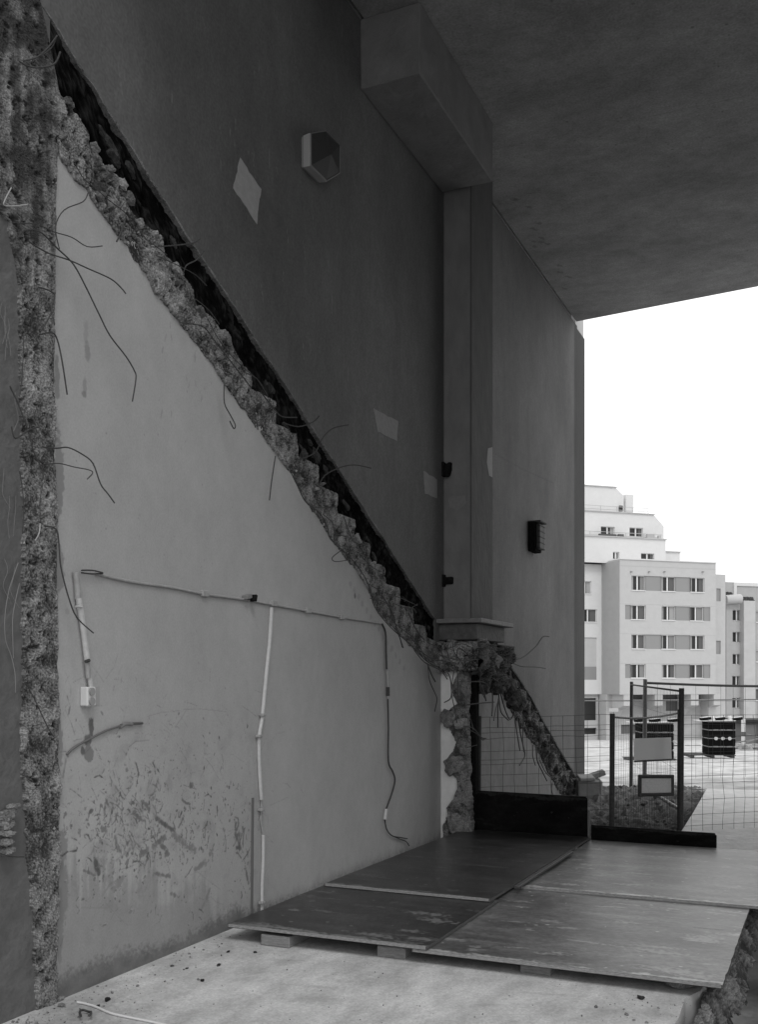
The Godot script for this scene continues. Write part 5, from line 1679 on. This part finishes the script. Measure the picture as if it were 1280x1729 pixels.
func make_buildings():
	var yaw := Vector3(CS, 0, -SN) * 0.951 + Vector3(-SN, 0, -CS) * 0.309
	FX = yaw.normalized()
	FZ = FX.cross(Vector3.UP).normalized()
	FO = P(1047.2, 1150, FD); FO.y = 0
	var bs := Basis(FX, Vector3.UP, FZ)
	var base := -5.2
	var blk := thing("apartment_block", "pale stepped apartment block with terraces and grey shutter bands", "building", FO, "", bs)
	var holes := []
	var wins := []
	var shut := []
	for row in [[727, 820, 0], [914, 1004, 1], [1098, 1188, 0], [1285, 1372, 1]]:
		var spans: Array = [[402, 490, 1], [490, 592, 0], [592, 682, 2], [682, 775, 0], [775, 866, 1]] if row[2] == 0 else [[362, 397, 0], [397, 493, 2], [595, 682, 2], [682, 773, 0], [773, 861, 1], [861, 903, 0]]
		for q in spans:
			var r := rect(Z5(q[0], row[0]), Z5(q[1], row[1]))
			r.position.y = Z5(600, row[1]).y; r.size.y = Z5(600, row[0]).y - r.position.y
			holes.append(r)
			if q[2] > 0: wins.append([r, q[2]])
			else: shut.append(r)
	var right := Z5(938, 900).x
	var top := Z5(328, 617).y
	var bot := Z5(600, 1476).y
	var st := S()
	holed(st, 0.0, right, bot, top, holes, 0.0, 0.22)
	shell(st, 0.0, right, bot, top, 0.0, -14.0)
	quad(st, Vector3(0, bot, -14), Vector3(right, bot, -14), Vector3(right, bot, 0), Vector3(0, bot, 0))
	obj("main_wall", st, M.facade, blk)
	for w in wins: window(blk, w[0], 0.0, w[1] - 1 if w[1] == 2 else 1)
	for r in shut:
		st = S()
		box(st, Vector3(r.get_center().x, r.get_center().y, -0.15), Vector3(r.size.x, r.size.y, 0.14))
		obj("shutter_panel", st, M.shutter, blk)
	st = S()
	box(st, Vector3(right * 0.5, top + 0.04, -1.0), Vector3(right + 0.12, 0.1, 2.2))
	obj("coping", st, M.white_wall, blk)
	st = S()                                         # joints of the facade slabs
	for y in [Z5(500, 665).y, Z5(500, 905).y, Z5(500, 1093).y, Z5(500, 1280).y]:
		box(st, Vector3(right * 0.5, y, 0.0), Vector3(right, 0.03, 0.012))
	obj("joint", st, plain(0.40), blk)
	for x in [397, 510, 608, 852]:
		st = S()
		var p := Z5(x, 698)
		box(st, Vector3(p.x, p.y, 0.12), Vector3(0.14, 0.1, 0.26), Basis(), 0.02)
		obj("spout", st, plain(0.25), blk)
	# left side face: a darker grey
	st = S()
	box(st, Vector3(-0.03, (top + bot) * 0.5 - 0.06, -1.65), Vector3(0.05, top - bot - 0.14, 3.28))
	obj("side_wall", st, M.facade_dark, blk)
	# left wing, set back
	var u0 := -16.0
	var lw := 3.3
	var lt := Z5(180, 650, lw).y
	var lh := []
	for q in [[118, 147, 755, 838], [118, 182, 933, 1017], [118, 150, 572, 655]]:
		var r := rect(Z5(q[0] - 40, q[2], lw), Z5(q[1], q[3], lw))
		if q[2] > 600: lh.append(r)
	var big := rect(Z5(60, 1113, lw), Z5(181, 1383, lw))
	lh.append(big)
	st = S()
	holed(st, u0, -0.06, bot, lt, lh, -lw, 0.22)
	shell(st, u0, -0.06, bot, lt, -lw, -14.0)
	obj("wing_wall", st, M.white_wall, blk)
	for i in 2: window(blk, lh[i], -lw, 1)
	st = S()
	box(st, Vector3(big.get_center().x, big.get_center().y, -lw - 0.16), Vector3(big.size.x, big.size.y, 0.12))
	obj("shutter_panel", st, M.facade, blk)
	st = S()
	var ph := big.size.y * 0.31
	box(st, Vector3(big.get_center().x, big.position.y + ph * 0.5, -lw - 0.09), Vector3(big.size.x, ph, 0.1))
	obj("shutter_panel", st, M.shutter, blk)
	# terraces
	tier(blk, 2.5, -16.0, Z5(620, 480, 2.5).x, top - 0.1, Z5(235, 476, 2.5).y, [[285, 325, 570, 618], [463, 547, 578, 620]], 2.5)
	tier(blk, 3.5, Z5(620, 600, 3.5).x, Z5(710, 600, 3.5).x, top - 0.1, Z5(660, 573, 3.5).y, [], 2.5)
	tier(blk, 5.0, -16.0, Z5(543, 400, 5.0).x, Z5(300, 490, 5.0).y, Z5(400, 328, 5.0).y, [[208, 295, 408, 468], [390, 475, 415, 476]], 5.0)
	tier(blk, 8.0, -16.0, Z5(303, 250, 8.0).x, Z5(250, 330, 8.0).y, Z5(250, 160, 8.0).y, [], 8.0)
	# sloping ends of the two upper terraces and the chimney
	for q in [[543, 335, 618, 407, 490, 5.0], [303, 165, 362, 212, 320, 8.0]]:
		var a := Z5(q[0], q[1], q[5])
		var b := Z5(q[2], q[3], q[5] + 0.3)
		var y0 := Z5(q[0], q[4], q[5]).y - 1.0
		st = S()
		var z0: float = -q[5]
		var z1: float = -q[5] - 0.6
		quad(st, Vector3(a.x, y0, z0), Vector3(b.x, y0, z1), Vector3(b.x, b.y, z1), Vector3(a.x, a.y, z0))
		quad(st, Vector3(a.x, a.y, z0), Vector3(b.x, b.y, z1), Vector3(b.x, b.y, -13), Vector3(a.x, a.y, -13))
		quad(st, Vector3(b.x, y0, z1), Vector3(b.x, y0, -13), Vector3(b.x, b.y, -13), Vector3(b.x, b.y, z1))
		obj("sloping_end", st, M.white_wall, blk)
	st = S()
	var ca := Z5(362, 205, 9.0)
	var cb := Z5(412, 320, 9.0)
	box(st, Vector3((ca.x + cb.x) * 0.5, (ca.y + cb.y) * 0.5, -9.6), Vector3(cb.x - ca.x, ca.y - cb.y, 1.4), Basis(), 0.05)
	obj("chimney", st, M.white_wall, blk)
	st = S()
	var wa := rect(Z5(322, 278, 8.2), Z5(342, 315, 8.2))
	box(st, Vector3(wa.get_center().x, wa.get_center().y, -8.12), Vector3(wa.size.x, wa.size.y, 0.2))
	obj("window", st, M.pane, blk)
	# terrace rails and planters
	for q in [[118, 508, 296, 318, 7.6], [118, 590, 462, 482, 4.6]]:
		st = S()
		var a := Z5(q[0], q[2], q[4])
		var b := Z5(q[1], q[2], q[4])
		var lo := Z5(q[0], q[3] + 6, q[4]).y
		var yb := b.y
		for y in [0.0, -0.35]:
			bar(st, Vector3(a.x - 8, yb + y, -q[4]), Vector3(b.x, yb + y, -q[4]), 0.03, 5)
		for k in 9:
			var x := lerpf(a.x - 8, b.x, k / 8.0)
			bar(st, Vector3(x, lo - 0.5, -q[4]), Vector3(x, yb, -q[4]), 0.03, 5)
		obj("terrace_rail", st, plain(0.45, 0.5), blk)
	for q in [[195, 305, 455, 470, 0.08], [316, 350, 458, 474, 0.1], [498, 545, 456, 480, 0.4], [570, 588, 466, 482, 0.45]]:
		st = S()
		var r := rect(Z5(q[0], q[2], 4.3), Z5(q[1], q[3], 4.3))
		box(st, Vector3(r.get_center().x, r.get_center().y - 0.1, -4.3), Vector3(r.size.x, r.size.y + 0.2, 0.3), Basis(), 0.03)
		obj("planter", st, plain(q[4]), blk)
	# ground floor, set back under the overhang
	st = S()
	var gb := 2.2
	var gholes := []
	for q in [[368, 530, 1479, 1506], [557, 752, 1479, 1506], [783, 892, 1479, 1506], [620, 700, 1515, 1580], [845, 895, 1540, 1640], [336, 440, 1668, 1725]]:
		gholes.append(rect(Z5(q[0], q[2], gb), Z5(q[1], q[3], gb)))
	holed(st, -0.2, right - 0.4, base, bot, gholes, -gb, 0.3)
	shell(st, -0.2, right - 0.4, base, bot, -gb, -13.0)
	obj("ground_floor_wall", st, M.facade_low, blk)
	for r in gholes:
		st = S()
		box(st, Vector3(r.get_center().x, r.get_center().y, -gb - 0.25), Vector3(r.size.x, r.size.y, 0.06))
		obj("window", st, plain(0.12, 0.6), blk)
	for x in [345, 541, 768, 912]:
		var p := Z5(x, 1478, 1.0)
		st = S()
		prism(st, [Vector2(0.0, bot), Vector2(-2.3, bot), Vector2(-2.3, bot - 2.4), Vector2(-1.5, bot - 1.5), Vector2(0.0, bot - 1.1)], Transform3D(Basis(Vector3(0, 0, 1), Vector3.UP, Vector3(-1, 0, 0)), Vector3(p.x, 0, -0.05)), 0.45, -0.45)
		obj("bracket", st, M.facade, blk)
	st = S()
	holed(st, u0, -0.3, base, bot, [rect(Z5(60, 1500, lw + 0.3), Z5(180, 1640, lw + 0.3)), rect(Z5(60, 1690, lw + 0.3), Z5(180, 1728, lw + 0.3))], -lw - 0.3, 0.3)
	shell(st, u0, -0.3, base, bot, -lw - 0.3, -13)
	obj("ground_floor_wall", st, M.facade_low, blk)
	st = S()
	var gr := rect(Z5(60, 1500, lw + 0.3), Z5(180, 1640, lw + 0.3))
	box(st, Vector3(gr.get_center().x, gr.get_center().y, -lw - 0.55), Vector3(gr.size.x, gr.size.y, 0.06))
	obj("window", st, M.pane, blk)
	st = S()
	gr = rect(Z5(60, 1690, lw + 0.3), Z5(180, 1728, lw + 0.3))
	box(st, Vector3(gr.get_center().x, gr.get_center().y, -lw - 0.55), Vector3(gr.size.x, gr.size.y, 0.06))
	obj("window", st, M.pane, blk)
	# narrow annex
	st = S()
	var ax := Z5(1000, 900, 1.0).x
	var ay := Z5(960, 714, 1.0).y
	var ah := [rect(Z5(942, 803, 1.0), Z5(969, 885, 1.0)), rect(Z5(940, 1135, 1.0), Z5(969, 1220, 1.0))]
	holed(st, right - 0.2, ax, base, ay, ah, -1.0, 0.2)
	shell(st, right - 0.2, ax, base, ay, -1.0, -13)
	obj("annex_wall", st, M.facade, blk)
	for r in ah:
		st = S()
		box(st, Vector3(r.get_center().x, r.get_center().y, -1.15), Vector3(r.size.x, r.size.y, 0.1))
		obj("shutter_panel", st, M.shutter, blk)

	# ---------------- neighbour on the right
	var nb := thing("apartment_block", "neighbouring grey block with a column of small square windows, at the right edge", "building", FO, "", bs)
	var nz := 3.0
	var n0 := Z5(1003, 900, nz).x
	var n1 := Z5(1117, 900, nz).x
	var nt := Z5(1050, 897, nz).y
	var nh := []
	for q in [[1045, 1112, 938, 1008], [1045, 1112, 1078, 1145], [1045, 1112, 1218, 1286], [1043, 1110, 1358, 1418], [1043, 1110, 1497, 1563]]:
		nh.append(rect(Z5(q[0], q[2], nz), Z5(q[1], q[3], nz)))
	st = S()
	holed(st, n0 + 0.02, n1, base, nt, nh, -nz, 0.35)
	shell(st, n0 + 0.02, n1, base, nt, -nz, -14)
	obj("wall", st, M.facade2, nb)
	for r in nh: window(nb, r, -nz - 0.08, 2)
	st = S()
	var pa := Z5(1117, 880, nz - 0.6)
	var pb := Z5(1190, 880, nz - 0.6)
	box(st, Vector3((pa.x + pb.x) * 0.5, (pa.y + base) * 0.5, -nz), Vector3(pb.x - pa.x, pa.y - base, 1.2), Basis(), 0.03)
	obj("stair_tower", st, M.facade3, nb)
	st = S()
	var rh := []
	for y in [945, 1195, 1440]:
		rh.append(rect(Z5(1192, y, nz), Z5(1320, y + 75, nz)))
	holed(st, pb.x, pb.x + 14.0, base, Z5(1200, 890, nz).y, rh, -nz, 0.3)
	shell(st, pb.x, pb.x + 14.0, base, Z5(1200, 890, nz).y, -nz, -14)
	obj("wall", st, M.facade2, nb)
	for r in rh: window(nb, r, -nz, 1)
	st = S()
	var ra := Z5(1003, 762, nz + 3.0)
	var ry := Z5(1003, 905, nz + 3.0).y
	box(st, Vector3(ra.x + 10.0, (ra.y + ry) * 0.5 - 0.4, -nz - 6.0), Vector3(20.0, ra.y - ry + 0.8, 6.0))
	obj("penthouse", st, M.facade2, nb)
	st = S()
	var fa := Z5(1053, 768, nz + 2.9)
	box(st, Vector3(fa.x + 8.0, fa.y - 0.12, -nz - 2.95), Vector3(16.0, 0.36, 0.16))
	box(st, Vector3(fa.x + 0.18, fa.y - 1.3, -nz - 2.95), Vector3(0.36, 2.0, 0.155))
	obj("pale_frame", st, M.white_wall, nb)
	st = S()
	var ba := Z5(1003, 880, nz - 0.5)
	var bb := Z5(1100, 880, nz - 0.5)
	tube(st, [Vector3(ba.x, ba.y + 0.1, -nz + 0.3), Vector3(bb.x, bb.y + 0.2, -nz + 0.3)], 0.5, 14)
	obj("balcony_roll", st, M.facade3, nb)
	for k in 14:
		st = S()
		var x := lerpf(ba.x, bb.x, k / 14.0) if k < 7 else lerpf(pa.x + 0.3, pb.x, (k - 7) / 7.0)
		rock_lo = 0.03; rock_hi = 0.15
		rock(st, Vector3(x, (ba.y + 0.65) if k < 7 else pa.y + 0.15, -nz + 0.2), Vector3(0.5, 0.5, 0.4), 5, 0.6, k * 7.0)
		rock_lo = 0.16; rock_hi = 0.42
		obj("shrub", st, M.torn, nb)

func tier(blk, z: float, u0: float, u1: float, y0: float, y1: float, ws: Array, wz: float):
	var holes := []
	for q in ws: holes.append(rect(Z5(q[0], q[2], wz), Z5(q[1], q[3], wz)))
	var st := S()
	holed(st, u0, u1, y0, y1, holes, -z, 0.22)
	shell(st, u0, u1, y0, y1, -z, -13.5)
	obj("terrace_wall", st, M.white_wall, blk)
	for r in holes: window(blk, r, -z, 2)
	st = S()
	box(st, Vector3((u0 + u1) * 0.5, y1 + 0.05, -z - 0.1), Vector3(u1 - u0 + 0.16, 0.09, 0.5))
	obj("coping", st, plain(0.5), blk)

# ------------------------------------------------------------------ litter
func make_litter():
	var cb := thing("white_cable", "thin white cable lying on the floor at the lower left", "cable")
	var pts := []
	for q in [[130, 1695], [142, 1697], [162, 1703], [185, 1713], [215, 1720], [250, 1727], [300, 1738]]:
		var p := F(q[0], q[1]); p.y = 0.008
		pts.append(p)
	var st := S()
	tube(st, smooth_path(pts, 4), 0.006, 8)
	obj("cable", st, plain(0.75, 0.5), cb)
	pts = []
	for q in [[136, 1725], [134, 1718], [139, 1713], [148, 1713], [153, 1718], [152, 1724]]:
		var p := F(q[0], q[1]); p.y = 0.012 + 0.02 * sin(q[0])* sin(q[0])
		pts.append(p)
	st = S()
	tube(st, smooth_path(pts, 5), 0.006, 6)
	tag(obj("wire_loop", st, M.rebar), "small dark bent wire loop on the floor beside the white cable", "wire")
	var chips := [[181, 1690, 0.05, "black chip just behind the white cable's end", 0.02], [341, 1657, 0.035, "dark flake alone in the middle of the bare floor", 0.02], [369, 1631, 0.035, "small flat dark flake towards the plywood's left corner", 0.03], [1083, 1687, 0.05, "dark clod in front of the outer timber block", 0.05], [290, 1632, 0.028, "grey pebble near the foot of the pale wall", 0.15], [315, 1636, 0.025, "brown flake near the foot of the pale wall", 0.1], [165, 1700, 0.03, "dark splinter lying across the white cable", 0.04], [99, 1690, 0.06, "pale broken stone against the torn pier's foot", 0.3], [80, 1694, 0.08, "largest pale stone below the torn pier", 0.28], [104, 1700, 0.05, "grey stone right of the largest one by the pier", 0.25], [385, 1608, 0.03, "tiny dark flake just before the plywood corner", 0.03], [430, 1609, 0.03, "small curled dark flake by the first timber block", 0.05]]
	for q in chips:
		var p := F(q[0], q[1])
		st = S()
		rock_lo = q[4] * 0.8; rock_hi = q[4] * 1.3
		q[2] *= 0.75
		rock(st, p + Vector3(0, q[2] * 0.22, 0), Vector3(q[2], q[2] * 0.5, q[2] * 0.7), 6, 0.4, q[0], 0.5, Basis(Vector3.UP, q[0]))
		tag(obj("floor_chip", st, M.torn), q[3], "chip", "chips and stones on the floor")
	rock_lo = 0.16; rock_hi = 0.42
	# fine crumbs: along the wall's foot, the torn pier and the broken slab edge
	var mm := MultiMesh.new()
	mm.transform_format = MultiMesh.TRANSFORM_3D
	mm.use_colors = true
	var rs := S()
	rock_lo = 0.75; rock_hi = 1.0
	rock(rs, Vector3.ZERO, Vector3(1, 0.7, 0.8), 3, 0.3, 3.0)
	rock_lo = 0.16; rock_hi = 0.42
	mm.mesh = mesh_of(rs)
	mm.instance_count = 1400
	for i in 1400:
		var p: Vector3
		var s: float = 0.0025 + 0.014 * pow(rng.randf(), 8.0)
		if i < 520: p = Vector3(XW + 0.03 + absf(rng.randfn()) * 0.16, 0, -3.6 - pow(rng.randf(), 1.6) * 2.6)
		elif i < 700:
			p = Vector3(-0.62 - absf(rng.randfn()) * 0.2, 0, -5.3 + rng.randf() * 1.2)
			s *= 1.3
		elif i < 1300: p = Vector3(rng.randf_range(-3.4, -0.7), 0, rng.randf_range(-5.6, -3.4)); s *= 0.6
		else: p = Vector3(XW + 0.02 + absf(rng.randfn()) * 0.25, 0, -3.8 + rng.randfn() * 0.18); s *= 1.5
		p.y = s * 0.25
		mm.set_instance_transform(i, Transform3D(Basis.from_euler(Vector3(rng.randf() * 6, rng.randf() * 6, 0)).scaled(Vector3.ONE * s), p))
		var v := rng.randf_range(0.25, 0.6)
		mm.set_instance_color(i, Color(v, v, v))
	var mi := MultiMeshInstance3D.new()
	mi.name = "crumbs"
	mi.multimesh = mm
	mi.material_override = M.torn
	add_child(mi)
	tag(mi, "fine concrete crumbs scattered over the bare floor", "debris", "", "stuff")
